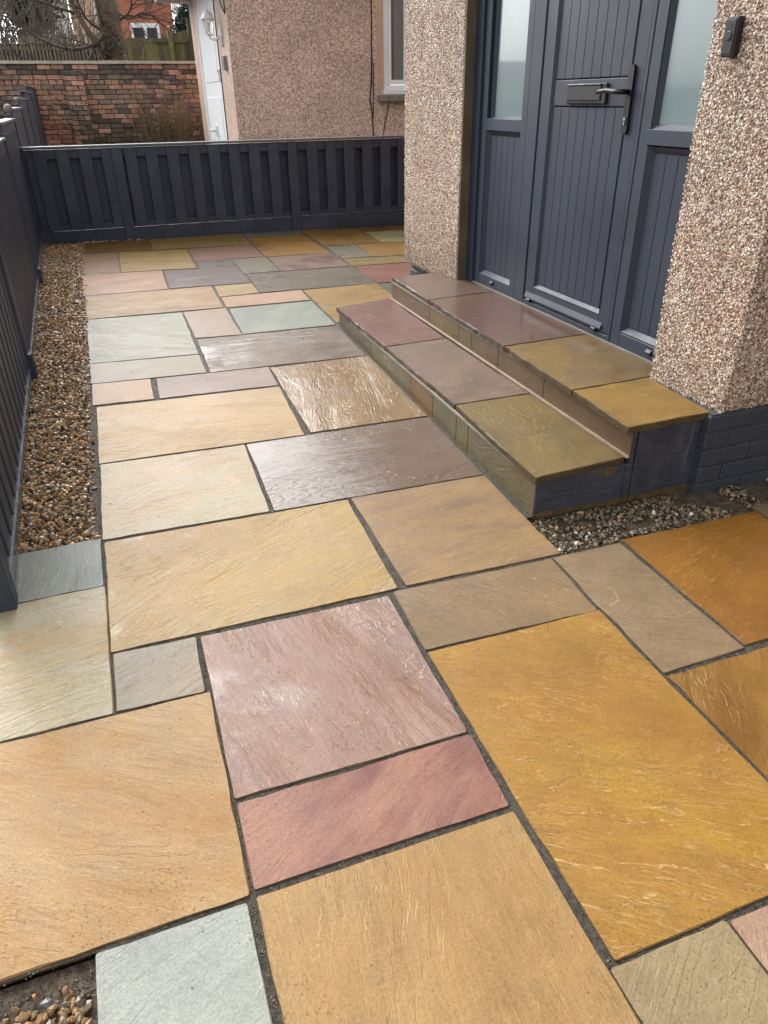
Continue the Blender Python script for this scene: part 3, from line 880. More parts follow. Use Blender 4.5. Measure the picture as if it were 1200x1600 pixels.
grn = ((138, 134, 98), (150, 142, 108), (122, 118, 86))
riser_row((1.254, 4.275), (1.220, 1.862), [4.275, 3.653, 3.055, 2.772, 2.519, 2.403, 1.862], lambda x, y: G(x, y) - 0.012, ZL - 0.030,
          [((140, 120, 92), (150, 128, 98), (128, 112, 88), 3, .1, .2), ((146, 138, 98), (160, 138, 92), (130, 128, 96), 80, .1, .2), ((172, 120, 62), (150, 108, 55), (182, 128, 70), 85, .1, .2),
           (*grn, 88, .3, .1), ((146, 134, 88), (150, 140, 95), (140, 126, 84), 88, .1, .1), (*grn, 12, .5, .1)])
br = ((134, 104, 80), (142, 112, 88), (126, 98, 76))
riser_row((1.640, 4.365), (1.594, 1.862), [4.365, 3.732, 3.34, 3.183, 2.888, 2.47, 1.862], lambda x, y: ZL + 0.002, ZU - 0.030,
          [((150, 112, 96), (140, 104, 94), (158, 120, 100), 85, .1, .2), ((150, 128, 76), (142, 120, 82), (160, 136, 80), 82, .1, .2), ((138, 116, 80), (148, 126, 90), (130, 108, 78), 82, .1, .2),
           (*br, 88, .1, .1), (*br, 5, .1, .1), (*br, 2, .1, .1)])
# pale pointing line where the upper riser meets the lower tread, and mortar under the nosings
b = MB()
b.prism([(1.626, 4.36), (1.640, 4.365), (1.594, 1.862), (1.583, 1.862)], ZL - 0.004, ZL + 0.0035, 'z')
b.build('pointing', M['pointing'], steps)
b = MB()
b.prism([(1.250, 4.282), (1.275, 4.285), (1.240, 1.868), (1.216, 1.865)], ZL - 0.0335, ZL - 0.0235, 'z')
b.prism([(1.636, 4.372), (1.66, 4.374), (1.615, 1.868), (1.590, 1.865)], ZU - 0.0335, ZU - 0.0235, 'z')
b.build('bedding_mortar', M['concrete'], steps)
# core, set back behind the facings
b = MB()
b.prism([(1.277, 4.26), (1.62, 4.33), (1.62, 1.90), (1.245, 1.90)], 0.0, ZL - 0.0245, 'z')
b.prism([(1.664, 4.345), (2.05, 4.36), (2.05, 1.90), (1.619, 1.90)], 0.002, ZU - 0.0245, 'z')
b.build('core', M['concrete'], steps)
# far ends in plain mortar
MB().box(1.262, 1.64, 4.262, 4.276, 0.0, ZL - 0.025).box(1.645, 2.05, 4.347, 4.362, 0.0, ZU - 0.025).build('far_end_face', M['concrete'], steps)


def painted_side():
    n = N('painted_step_side')
    p = n.node('ShaderNodeNewGeometry').outputs['Position']
    sp = n.node('ShaderNodeSeparateXYZ'); n.put(sp.inputs[0], p)
    x, z = sp.outputs[0], sp.outputs[2]
    streak = n.noise(n.mapping(p, scale=(45, 1, 3)), 1.0, 4, 0.6)
    hor = n.noise(n.mapping(p, scale=(5, 1, 40)), 1.5, 5, 0.7)
    c = n.mix(n.ramp(n.noise(p, 12, 4, 0.7), 0.35, 0.65), lin((52, 55, 66)), lin((66, 68, 78)))
    c = n.scalecol(c, n.ramp(hor, 0.3, 0.7, 0.88, 1.12))
    pale = n.math('MULTIPLY', n.ramp(streak, 0.60, 0.72), n.ramp(z, 0.05, 0.14))
    c = n.mix(n.math('MULTIPLY', pale, 0.35), c, lin((130, 134, 142)))
    # ochre patch where the paint has worn off the stone, and a stained line along the ground
    edge = n.math('MULTIPLY', n.math('SUBTRACT', n.noise(p, 55, 4, 0.7), 0.5), 0.05)
    dx = n.math('DIVIDE', n.math('SUBTRACT', x, 1.508), 0.047)
    dz = n.math('DIVIDE', n.math('SUBTRACT', z, 0.155), 0.018)
    r = n.math('SQRT', n.math('ADD', n.math('MULTIPLY', dx, dx), n.math('MULTIPLY', dz, dz)))
    r = n.math('ADD', r, n.math('MULTIPLY', n.math('SUBTRACT', n.noise(n.mapping(p, scale=(60, 1, 22)), 1.0, 3, 0.7), 0.5), 2.6))
    worn = n.ramp(r, 0.85, 1.0, 1.0, 0.0)
    line = n.math('SUBTRACT', z, n.math('MULTIPLY', x, -0.0141))
    low = n.ramp(n.math('ADD', line, edge), 0.054, 0.062, 1.0, 0.0)
    stone = n.mix(n.ramp(n.noise(p, 30, 4, 0.7), 0.35, 0.65), lin((104, 82, 50)), lin((72, 64, 42)))
    c = n.mix(n.math('MAXIMUM', worn, low), c, stone)
    n.set(Base_Color=c, Roughness=0.42)
    n.set(Normal=n.bump(n.math('ADD', hor, n.math('MULTIPLY', n.noise(p, 60, 5, 0.7), 0.6)), 1.0, 0.004))
    return n.mat


M['step_side'] = painted_side()


def side_stone(pts, y):
    b = MB(); b.prism(pts, y, y + 0.028, 'y')
    bmesh.ops.recalc_face_normals(b.bm, faces=b.bm.faces)
    bmesh.ops.bevel(b.bm, geom=[e for e in b.bm.edges], offset=0.002, segments=1, affect='EDGES', profile=0.5)
    return b.build('side_slab', M['step_side'], steps)


side_stone([(1.2205, 0.012), (1.582, 0.006), (1.582, ZL - 0.0245), (1.2205, ZL - 0.0245)], 1.8595)
side_stone([(1.5975, 0.170), (1.614, 0.170), (1.614, ZU - 0.0245), (1.5975, ZU - 0.0245)], 1.861)
side_stone([(1.5845, 0.006), (1.6165, 0.006), (1.6165, 0.1675), (1.5845, 0.1675)], 1.8605)
side_stone([(1.619, 0.006), (1.752, 0.003), (1.752, ZU - 0.0245), (1.619, ZU - 0.0245)], 1.8575)
side_stone([(1.7545, 0.003), (1.888, 0.001), (1.888, ZU - 0.0245), (1.7545, ZU - 0.0245)], 1.859)

# ================================================================== THE HOUSE
house = empty('house', (3.5, 3.4, 0.3))
tag(house, 'pink and white pebbledashed house with slate grey front door and painted brick base', 'house')
WZ = 0.325
w = MB()
w.box(1.99, 3.86, 4.17, 5.03, 0.300, 2.62)
w.box(1.935, 3.86, 1.835, 2.215, WZ, 2.62)
w.box(3.862, 10.5, -3.5, 8.2, -0.2, 5.2)  # unseen taller block, added to give the wet stone something to reflect
w.box(1.96, 2.3, 2.216, 4.169, 2.44, 2.62)
w.prism([(1.96, 2.621), (3.861, 2.621), (3.861, 3.3)], 1.837, 2.1, 'y')
w.prism([(1.96, 2.621), (3.861, 2.621), (3.861, 3.3)], 4.75, 5.028, 'y')
w.prism([(3.862, 5.201), (10.5, 5.201), (7.18, 7.6)], -3.5, 8.2, 'y')  # gable of the added taller block
w.build('wall', M['dash'], house)
MB().box(2.0, 3.855, 2.2155, 4.1695, 0.05, ZU - 0.03).build('floor_slab', M['concrete'], house)
MB().box(1.99, 2.052, 4.145, 4.1695, ZU, 2.44).build('door_reveal', M['render_edge'], house)
MB().box(1.942, 2.05, 2.2155, 2.225, ZU, 2.44).build('door_reveal', M['render_edge'], house)

CP = [(244, 236, 224), (228, 212, 194), (206, 178, 158), (168, 136, 118), (212, 184, 164), (140, 118, 104), (246, 242, 234), (98, 86, 80), (160, 98, 90), (216, 192, 154)]
CW = [.20, .20, .16, .10, .12, .07, .08, .04, .015, .04]


def dashing(segs, n_per, size, parent, sgn):
    """segs: (axis, const, u0,u1, z0,z1): chippings pressed into the render"""
    Ps, Ns = [], []
    for ax, c, u0, u1, z0, z1 in segs:
        nu, nz = int((u1 - u0) / n_per), int((z1 - z0) / n_per)
        U, Z = np.meshgrid(np.linspace(u0, u1, nu), np.linspace(z0, z1, nz))
        U = U.ravel() + rng.uniform(-.5, .5, U.size) * n_per * 1.1; Z = Z.ravel() + rng.uniform(-.5, .5, Z.size) * n_per * 1.1
        d = rng.uniform(-0.0028, 0.0018, U.size)
        if ax == 'x': Ps.append(np.stack([c + sgn * -d, U, Z], 1))
        else: Ps.append(np.stack([U, c - d, Z], 1))
    for (ax, c, u0, u1, z0, z1), P in zip(segs, Ps):
        nrm = (1, 0, 0) if ax == 'x' else (0, 1, 0)
        S = rng.uniform(size * 0.55, size * 1.25, (len(P), 1)) * rng.uniform(0.6, 1.15, (len(P), 3))
        o = scatter('chippings', P, S, CP, CW, M['chip'], parent, OCT_V, OCT_F, 0.3, (nrm, 0.62), 0.16)
        tag(o, kind='stuff')


dashing([('x', 1.935, 1.828, 2.222, WZ - 0.012, 1.98)], 0.0068, 0.0049, house, 1)
dashing([('y', 1.835, 1.928, 2.70, WZ - 0.014, 1.35)], 0.0068, 0.0049, house, 1)
dashing([('x', 1.99, 4.166, 5.034, 0.288, 2.15)], 0.0072, 0.0056, house, 1)

# brick base, painted slate grey
def painted_bricks(ax, c, u0, u1, courses, z0, h, L, depth):
    for k in range(courses):
        u = u0 - (L / 2 if k % 2 else 0)
        while u < u1:
            a, bq = max(u, u0) + 0.0025, min(u + L, u1) - 0.0025
            if bq - a > 0.03:
                d = random.uniform(-0.002, 0.0025)
                zz0, zz1 = z0 + k * h + 0.004, z0 + (k + 1) * h - 0.004
                b = MB()
                if ax == 'y': b.box(a, bq, c - d, c + depth, zz0, zz1, 0.004)
                else: b.box(c - d, c + depth, a, bq, zz0, zz1, 0.004)
                b.build('brick', M['paint_brick'], house)
            u += L


painted_bricks('y', 1.8225, 1.884, 3.3, 5, -0.022, 0.0685, 0.222, 0.06)
painted_bricks('x', 2.03, 4.43, 5.02, 4, 0.04, 0.065, 0.222, 0.05)
MB().box(1.89, 3.86, 1.8285, 2.2, -0.1, WZ - 0.004).build('plinth_core', M['paint_brick'], house)
MB().box(2.037, 3.86, 4.40, 5.015, -0.05, 0.298).build('plinth_core', M['paint_brick'], house)
# gutter and roof
g = MB(); g.tube([(1.86, 1.7, 2.56), (1.86, 5.2, 2.56)], 0.055, 10); g.build('gutter', M['black'], house, True)
r = MB()
r.prism([(1.85, 2.60), (3.86, 3.31), (3.86, 3.41), (1.85, 2.70)], 1.68, 5.2, 'y')
for s in (-1, 1):
    xe = 7.18 + s * 3.75
    r.prism([(xe, 4.93), (7.18, 7.65), (7.18, 7.77), (xe, 5.05)], -3.75, 8.45, 'y')  # roof of the unseen taller block added for reflections
r.build('roof', plain('slate_roof', (80, 78, 78), 0.6), house)
MB().box(1.88, 1.955, 1.75, 5.12, 2.50, 2.62).build('soffit', M['white'], house)

# ---- front door: frame, leaf, two sidelights (all in the plane x = DX)
DX = 2.062
T = 2.40
fr = MB()
fr.box(DX - 0.016, DX + 0.05, 4.062, 4.144, ZU + 0.001, T + 0.04, 0.003)       # outer timber strip
fr.build('door_surround', plain('dark_blue_grey_trim', (42, 54, 70), 0.42), house)


def frame_ring(b, y0, y1, z0, z1, w_l, w_r, w_b, w_t, x0, x1, splay=0.014):
    """a frame with a sloped inner bead"""
    b.box(x0, x1, y0, y0 + w_l, z0, z1, 0.002)
    b.box(x0, x1, y1 - w_r, y1, z0, z1, 0.002)
    b.box(x0 + 0.0006, x1, y0 + w_l - 0.001, y1 - w_r + 0.001, z0, z0 + w_b, 0.002)
    b.box(x0 + 0.0006, x1, y0 + w_l - 0.001, y1 - w_r + 0.001, z1 - w_t, z1, 0.002)


def bead(y0, y1, z0, z1, parent, name='bead', dep=0.022, wd=0.022, sides='blrt'):
    """sloped glazing bead round an opening, each side falling back to the panel"""
    b = MB(); bm = b.bm
    xo, xi = DX + 0.001, DX + dep
    O = [(y0 - wd, z0 - wd), (y1 + wd, z0 - wd), (y1 + wd, z1 + wd), (y0 - wd, z1 + wd)]
    I = [(y0, z0), (y1, z0), (y1, z1), (y0, z1)]
    a = [bm.verts.new((xo, *p)) for p in O]; c = [bm.verts.new((xi, *p)) for p in I]; d = [bm.verts.new((xi + 0.004, *p)) for p in O]
    for i in range(4):
        j = (i + 1) % 4
        bm.faces.new((a[i], a[j], c[j], c[i])); bm.faces.new((a[i], d[i], d[j], a[j])); bm.faces.new((c[i], c[j], d[j], d[i]))
    return b.build(name, M['upvc'], parent)


def boards(y0, y1, z0, z1, n, parent, x=0.019):
    w_ = (y1 - y0) / n
    for i in range(n):
        b = MB(); b.box(DX + x, DX + x + 0.012, y0 + i * w_ + 0.0004, y0 + (i + 1) * w_ - 0.0004, z0, z1, 0.0024)
        b.build('board', M['upvc'], parent)
    MB().box(DX + x + 0.011, DX + x + 0.016, y0, y1, z0, z1).build('backing_panel', M['upvc'], parent)


def frosted():
    n = N('frosted_glass')
    p = n.node('ShaderNodeNewGeometry').outputs['Position']
    c = n.scalecol(lin((124, 144, 147)), n.ramp(n.noise(p, 2.0, 3, 0.5), 0.3, 0.7, 0.92, 1.06))
    dr = n.ramp(n.noise(p, 190, 2, 0.7), 0.70, 0.75)
    c = n.mix(n.math('MULTIPLY', dr, 0.25), c, lin((200, 212, 214)))
    n.set(Base_Color=c, Roughness=0.35, Coat_Weight=1.0, Coat_Roughness=0.04)
    n.put(n.p.inputs['Transmission Weight'], 0.12)
    n.set(Normal=n.bump(n.noise(p, 60, 3, 0.5), 0.4, 0.0006))
    return n.mat


M['frost'] = frosted()

# left sidelight
sl = MB(); frame_ring(sl, 3.568, 4.060, ZU + 0.003, T, 0.055, 0.062, 0.062, 0.06, DX, DX + 0.05)
sl.box(DX + 0.0008, DX + 0.05, 3.620, 4.0, 1.148, 1.205, 0.002)
sl = sl.build('left_sidelight', M['upvc'], house)
bead(3.638, 3.935, 1.222, T - 0.085, sl); bead(3.645, 3.968, 0.412, 1.125, sl)
boards(3.646, 3.967, 0.413, 1.124, 5, sl)
MB().box(DX + 0.018, DX + 0.024, 3.630, 3.944, 1.214, T - 0.08).build('glass_pane', M['frost'], sl)
# right sidelight
sr = MB(); frame_ring(sr, 2.16, 2.674, ZU + 0.003, T, 0.05, 0.062, 0.062, 0.06, DX, DX + 0.05)
sr.box(DX - 0.004, DX + 0.05, 2.20, 2.628, 1.135, 1.190, 0.002)
sr = sr.build('right_sidelight', M['upvc'], house)
bead(2.22, 2.585, 1.212, T - 0.085, sr); bead(2.235, 2.588, 0.418, 1.108, sr)
boards(2.236, 2.587, 0.419, 1.107, 5, sr)
MB().box(DX + 0.018, DX + 0.024, 2.212, 2.594, 1.204, T - 0.08).build('glass_pane', M['frost'], sr)
# door frame posts and the leaf
df = MB(); df.box(DX - 0.002, DX + 0.06, 3.462, 3.5655, ZU + 0.003, T, 0.003); df.box(DX - 0.002, DX + 0.06, 2.6765, 2.700, ZU + 0.003, T, 0.003)
df.box(DX + 0.0006, DX + 0.06, 2.700, 3.462, ZU + 0.003, 0.352, 0.002); df.box(DX + 0.0006, DX + 0.06, 2.700, 3.462, T - 0.05, T, 0.002)
df.build('door_frame', M['upvc'], house)
dl = MB(); frame_ring(dl, 2.704, 3.456, 0.356, T - 0.054, 0.078, 0.092, 0.075, 0.08, DX + 0.003, DX + 0.05)
door = dl.build('door', M['upvc'], house)
tag(door, 'slate grey woodgrain door leaf with vertical boards, letterbox and black handle')
bead(2.800, 3.348, 0.452, T - 0.16, door, 'bead', 0.018, 0.019)
boards(2.801, 3.347, 0.453, 1.262, 8, door, 0.012)
boards(2.801, 3.347, 1.372, T - 0.161, 8, door, 0.012)
MB().box(DX + 0.009, DX + 0.022, 2.801, 3.347, 1.266, 1.368, 0.003).build('middle_rail', M['upvc'], door)
wb = MB(); wb.prism([(DX - 0.008, 0.370), (DX - 0.008, 0.374), (DX + 0.004, 0.400), (DX + 0.004, 0.366)], 2.750, 3.440, 'y'); wb.build('weather_bar', M['upvc'], door)
lb = MB()
lb.box(DX - 0.004, DX + 0.010, 2.930, 3.224, 1.2745, 1.3525, 0.004)
lb = lb.build('letterbox', M['blackp'], door)
M['dkgrey'] = plain('dark_grey_letterbox_flap', (26, 29, 36), 0.4)
MB().box(DX - 0.009, DX - 0.003, 2.962, 3.216, 1.287, 1.345, 0.003).build('flap', M['dkgrey'], door)
MB().tube([(DX - 0.009, 2.962, 1.3465), (DX - 0.009, 3.216, 1.3465)], 0.0038, 8).build('flap_hinge', M['black'], door)
hd = MB()
pr = []
for i in range(9): a = math.pi * i / 8; pr.append((2.770 + 0.0165 * math.cos(a), 1.395 + 0.0165 * math.sin(a)))
for i in range(9): a = math.pi + math.pi * i / 8; pr.append((2.770 + 0.0165 * math.cos(a), 1.183 + 0.0165 * math.sin(a)))
hd.prism(pr, DX - 0.009, DX + 0.003, 'x')
hd.build('handle_plate', M['black'], door)
lv = MB()
lv.tube([(DX - 0.008, 2.773, 1.318), (DX - 0.040, 2.773, 1.318), (DX - 0.050, 2.780, 1.318), (DX - 0.053, 2.80, 1.319), (DX - 0.053, 2.86, 1.324), (DX - 0.050, 2.91, 1.321), (DX - 0.046, 2.935, 1.316)],
        [.0095, .0095, .0095, .0098, .0095, .0085, .006], 12)
lv.build('lever_handle', M['black'], door, True)
kh = MB(); kh.lathe((DX - 0.009, 2.771, 1.2215), [(0.0075, 0), (0.0075, 0.004)], 14, Vector((-1, 0, 0))); kh.box(DX - 0.013, DX - 0.009, 2.7675, 2.7745, 1.200, 1.219, 0.001)
kh.build('lock_cylinder', M['silver'], door)
for y in (3.83, 3.40, 2.80, 2.40):
    MB().prism([(DX - 0.012, 0.368 - 0.014), (DX - 0.012, 0.363), (DX - 0.002, 0.373), (DX + 0.002, 0.352)], y - 0.016, y + 0.016, 'y').build('drain_cap', M['blackp'], house)
MB().box(DX - 0.010, DX + 0.003, 2.225, 4.144, ZU - 0.004, ZU + 0.0055, 0.0012).build('threshold_sealant', M['sealant'], house)

# doorbell on the near wall
db = empty('doorbell', (1.93, 2.11, 1.455))
tag(db, 'black oblong doorbell with round push button on pebbledash by the frosted sidelight', 'doorbell')
MB().box(1.906, 1.932, 2.084, 2.138, 1.405, 1.510, 0.004).build('case', M['blackp'], db)
MB().box(1.9035, 1.908, 2.090, 2.130, 1.412, 1.503, 0.002).build('face_plate', M['black'], db)
MB().lathe((1.9045, 2.1115, 1.4605), [(0.0125, 0), (0.0125, 0.0025), (0.011, 0.0035)], 20, Vector((-1, 0, 0))).build('push_button', M['dkgrey'], db)
MB().box(1.9026, 1.9036, 2.104, 2.110, 1.482, 1.491).build('bell_mark', M['blackp'], db)

# ================================================================== BACK FENCE (hit and miss boards)
def setseed(o): o['seed'] = [random.uniform(0, 50), random.uniform(0, 50), random.uniform(0, 50)]; return o


YB = 7.50
bf = empty('slatted_fence', (1.9, YB, 0.18))
tag(bf, 'low slate grey hit and miss fence across the end of the patio', 'fence')
ZT = 0.978


def pw(b, name, parent): return setseed(b.build(name, M['paint_wood'], parent))


for i, px in enumerate((-0.50, 0.205, 1.80, 3.40)):
    b = MB(); b.box(px - 0.045, px + 0.045, YB - 0.030 if i else YB, YB + 0.07, 0.12, ZT - 0.018 if i else ZT - 0.03, 0.003); pw(b, 'post', bf)
for z0, z1 in ((0.885, 0.957), (0.298, 0.345)):
    b = MB(); b.box(-0.56, 3.85, YB + 0.004, YB + 0.066, z0, z1, 0.002); pw(b, 'rail', bf)
b = MB(); b.box(-0.57, 3.85, YB - 0.004, YB + 0.030, 0.10, 0.293, 0.003); pw(b, 'gravel_board', bf)
b = MB(); b.box(-0.575, 3.85, YB - 0.034, YB + 0.062, ZT - 0.012, ZT + 0.006, 0.003)
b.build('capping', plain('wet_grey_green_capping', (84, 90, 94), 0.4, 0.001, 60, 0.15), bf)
x = -0.43; k = 0
slat_me = None
while x < 3.75:
    jit = random.uniform(-0.006, 0.006)
    if abs(x - 0.205) > 0.07 and abs(x - 1.80) > 0.07 and abs(x - 3.40) > 0.07:
        b = MB(); b.box(x - 0.052 + jit, x + 0.052 + jit, YB - 0.016, YB + 0.002, 0.300, 0.955, 0.003); pw(b, 'slat', bf)
    b = MB(); b.box(x + 0.0935 - 0.078, x + 0.0935 + 0.078, YB + 0.070, YB + 0.086, 0.300, 0.955, 0.002); pw(b, 'back_slat', bf)
    x += 0.187; k += 1
pw_b = MB(); pw_b.box(-0.56, -0.44, YB + 0.038, YB + 0.054, 0.30, 0.955, 0.002); pw(pw_b, 'back_slat', bf)

# ================================================================== SIDE FENCE
sf = empty('slatted_fence', (-0.55, 5.0, 0.1))
tag(sf, 'taller stepped slate grey slatted fence along the gravel strip on the left', 'fence')
# panel: y0, y1, top z
panels = [(1.97, 3.86, 1.03), (3.93, 5.93, 1.108), (6.00, 7.55, 1.195), (7.62, 9.25, 1.268), (9.32, 11.0, 1.352), (11.07, 13.2, 1.440), (13.27, 15.9, 1.530)]
ang = math.atan(0.0205)


def skew(o):
    """turn a straight piece onto the fence line (about the vertical)"""
    o.rotation_euler.z = ang
    return o


for pi, (y0, y1, zt) in enumerate(panels):
    ym = (y0 + y1) / 2; xm = FX(ym)
    zb = G(xm, ym)
    L = y1 - y0
    near = pi < 4
    b = MB(); b.box(xm - 0.040, xm - 0.002, y0, y1, zt - 0.085, zt - 0.015, 0.002); skew(pw(b, 'rail', sf))
    # bottom rail, its wet top catching the light, follows the ground
    rb = MB()
    for yy in (y0, y1):
        pass
    za, zc = G(xm, y0) + 0.018, G(xm, y1) + 0.018
    v = [rb.bm.verts.new(c) for c in ((xm - 0.045, y0, za), (xm + 0.004, y0, za), (xm + 0.004, y0, za + 0.034), (xm - 0.045, y0, za + 0.034),
                                      (xm - 0.045, y1, zc), (xm + 0.004, y1, zc), (xm + 0.004, y1, zc + 0.034), (xm - 0.045, y1, zc + 0.034))]
    for f in ((0, 1, 2, 3), (7, 6, 5, 4), (0, 4, 5, 1), (1, 5, 6, 2), (2, 6, 7, 3), (3, 7, 4, 0)): rb.bm.faces.new([v[i] for i in f])
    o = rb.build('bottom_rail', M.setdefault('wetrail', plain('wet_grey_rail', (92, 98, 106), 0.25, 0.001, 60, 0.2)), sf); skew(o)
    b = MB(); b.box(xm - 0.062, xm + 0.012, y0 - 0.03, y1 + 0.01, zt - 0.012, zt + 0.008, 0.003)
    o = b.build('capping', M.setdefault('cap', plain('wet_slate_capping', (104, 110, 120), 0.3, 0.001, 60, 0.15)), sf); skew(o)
    pitch = 0.122 if near else 0.20
    n_ = int(L / pitch)
    for i in range(n_):
        y = y0 + (i + 0.5) * L / n_
        xx = FX(y); z0 = G(xx, y) + 0.052
        b = MB(); b.box(xx - 0.020, xx - 0.004, y - pitch * 0.36, y + pitch * 0.36, z0 + 0.001, zt - 0.018, 0.004); skew(pw(b, 'slat', sf))
        b = MB(); b.box(xx - 0.058, xx - 0.042, y + pitch * 0.5 - pitch * (0.27 if pi == 0 else 0.36), y + pitch * 0.5 + pitch * (0.27 if pi == 0 else 0.36), z0 + 0.001, zt - 0.018, 0.002)
        if i < n_ - 1: skew(pw(b, 'back_slat', sf))
        else: b.bm.free()
    yp = y1 + 0.035
    xx = FX(yp)
    b = MB(); b.box(xx - 0.060, xx + 0.010, yp - 0.034, yp + 0.034, G(xx, yp) - 0.05, zt + 0.03, 0.003); po = skew(pw(b, 'post', sf))
    if pi in (2, 3):
        fb = MB()
        R_ = 0.034 if pi == 2 else 0.026
        prof = [(0.018, 0.0), (0.020, 0.008), (0.012, 0.014)] + [(max(0.002, R_ * math.sin(math.pi * t / 8)), 0.014 + R_ * (1 - math.cos(math.pi * t / 8)) * 1.0) for t in range(1, 8)] + [(0.002, 0.014 + 2 * R_)]
        fb.lathe((xx - 0.025, yp, zt + 0.03), prof, 14)
        fb.build('ball_finial', plain('weathered_grey_ball', (120, 116, 112), 0.6, 0.001), sf, True)
yp = 1.935; xx = FX(yp)
b = MB(); b.box(xx - 0.060, xx + 0.012, yp - 0.034, yp + 0.034, G(xx, yp) - 0.05, 1.10, 0.003); skew(pw(b, 'post', sf))
for yp, h in ((3.895, 0.12), (5.965, 0.10)):       # post feet standing slightly proud on the gravel side
    xx = FX(yp); b = MB(); b.box(xx + 0.006, xx + 0.028, yp - 0.03, yp + 0.03, G(xx, yp) - 0.03, G(xx, yp) + h, 0.003); pw(b, 'post_foot', sf)
st = MB(); st.box(-0.70, -0.655, 15.3, 15.34, 0.3, 0.74, 0.004)
tag(st.build('timber_stub', plain('pale_bare_timber', (150, 138, 120), 0.8)), 'short pale timber stub at the far end of the tall grey fence', 'post')

# ================================================================== BRICK GARDEN WALL
bw = empty('brick_wall', (0.5, 16.0, 0.3))
tag(bw, 'old weathered red brick garden wall with pale coping behind the patio', 'wall')
MB().box(-8, 6, 16.035, 16.25, 0.2, 1.905).build('mortar_core', M['mortar'], bw)
CO, BL = 0.078, 0.232
brm = []
for i in range(6):
    b = MB(); j = 0.006
    b.box(0, 0.2, 0, 0.08, 0, CO - 0.011, 0.006)
    for v in b.bm.verts: v.co += Vector((random.uniform(-j, j), random.uniform(-j, j) * 0.8, random.uniform(-j, j) * 0.6))
    o = b.build('brick', M['brick'], bw); brm.append(o.data); bpy.data.objects.remove(o)
TI = [(172, 118, 90), (160, 110, 84), (150, 112, 90), (130, 104, 88), (108, 94, 84), (180, 126, 104), (92, 84, 80), (134, 98, 82)]


def brick_at(xc, z, L, yoff, deep=False):
    o = bpy.data.objects.new('brick', random.choice(brm)); COL.objects.link(o); o.parent = bw
    o.location = Vector((xc, 16.0 + 0.035 + yoff, z)) - Vector((0.5, 16.0, 0.3))
    o.scale = (L / 0.2, 1, 1)
    n1 = mnoise.noise(Vector((xc * 0.9, z * 1.3, 1.0))); n2 = mnoise.noise(Vector((xc * 1.3, z * 1.2, 9.0)))
    dark = n1 + random.uniform(-0.45, 0.45) > 0.40
    c = Vector(lin(random.choice(TI[:6] if not dark else TI[3:])))
    low = z < 1.05 and xc > -0.1
    if low and random.random() < 0.8: c = Vector(lin((96, 84, 62))) * random.uniform(0.6, 1.1)
    if z < 1.0 and xc < -0.2: c = Vector(lin((176, 104, 80))) * random.uniform(0.7, 1.1)
    if xc > 0.25 and z > 1.6 and random.random() < 0.4: c = Vector(lin((88, 76, 70)))
    if z > 1.74 and random.random() < 0.4: c = Vector(lin((80, 72, 70)))
    o['tint'] = list((c * 0.62 + Vector((1.12, 1, 0.84)) * 0.36 * (c.x + c.y + c.z) / 3) * random.uniform(1.25, 1.8)); o['soot'] = max(0.1, min(1.0, 0.55 + n2 + (0.3 if low else 0)))
    setseed(o)
    return o


holes = [(0.02, 0.20, 1.05, 1.10), (0.72, 0.84, 0.83, 0.92)]
nb_ = 0
for k in range(17):
    z = 1.895 - CO / 2 - k * CO
    x = -1.30 - (BL / 2 if k % 2 else 0) + random.uniform(-0.02, 0.02)
    head = k in (3, 9, 14)
    while x < 2.25:
        L = (0.108 if head else BL - 0.012) + random.uniform(-0.012, 0.006)
        if random.random() < 0.08 and not head: L = 0.108
        xc = x + L / 2
        if not any(a < xc < b_ and c < z < d for a, b_, c, d in holes) and not (random.random() < 0.012):
            brick_at(xc, z, L, random.uniform(-0.006, 0.012)); nb_ += 1
        x += L + 0.012
# two piers standing proud of the wall
for px, ztop in ((-0.06, 1.80), (1.66, 1.80)):
    MB().box(px - 0.155, px + 0.155, 15.945, 16.0, 0.3, ztop - 0.02).build('pier_core', M['mortar'], bw)
    for k in range(int((ztop - 0.55) / CO)):
        z = ztop - CO / 2 - k * CO
        if k % 2: spans = [(-0.16, 0.055), (0.067, 0.16)]
        else: spans = [(-0.16, -0.062), (-0.05, 0.16)]
        for a, c in spans: brick_at(px + (a + c) / 2, z, c - a, -0.105); nb_ += 1
# what lies outside the picture to the left
side = MB()
for k in range(17):
    x = -8.0 + (BL / 2 if k % 2 else 0)
    while x < -1.55: side.box(x, x + BL - 0.012, 16.0, 16.06, 1.895 - CO * (k + 1) + 0.006, 1.895 - CO * k - 0.005); x += BL
o = side.build('far_bricks', M['brick'], bw); o['kind'] = 'stuff'; o['tint'] = list(lin((140, 90, 70))); o['soot'] = 0.8; setseed(o)
x = -8.0
while x < 2.6:
    L = random.uniform(0.55, 0.95)
    b = MB(); b.box(x + 0.004, x + L - 0.004, 15.955, 16.30, 1.900 + random.uniform(0, .004), 1.948 + random.uniform(-.004, .004), 0.004); b.build('coping_stone', M['coping'], bw)
    x += L

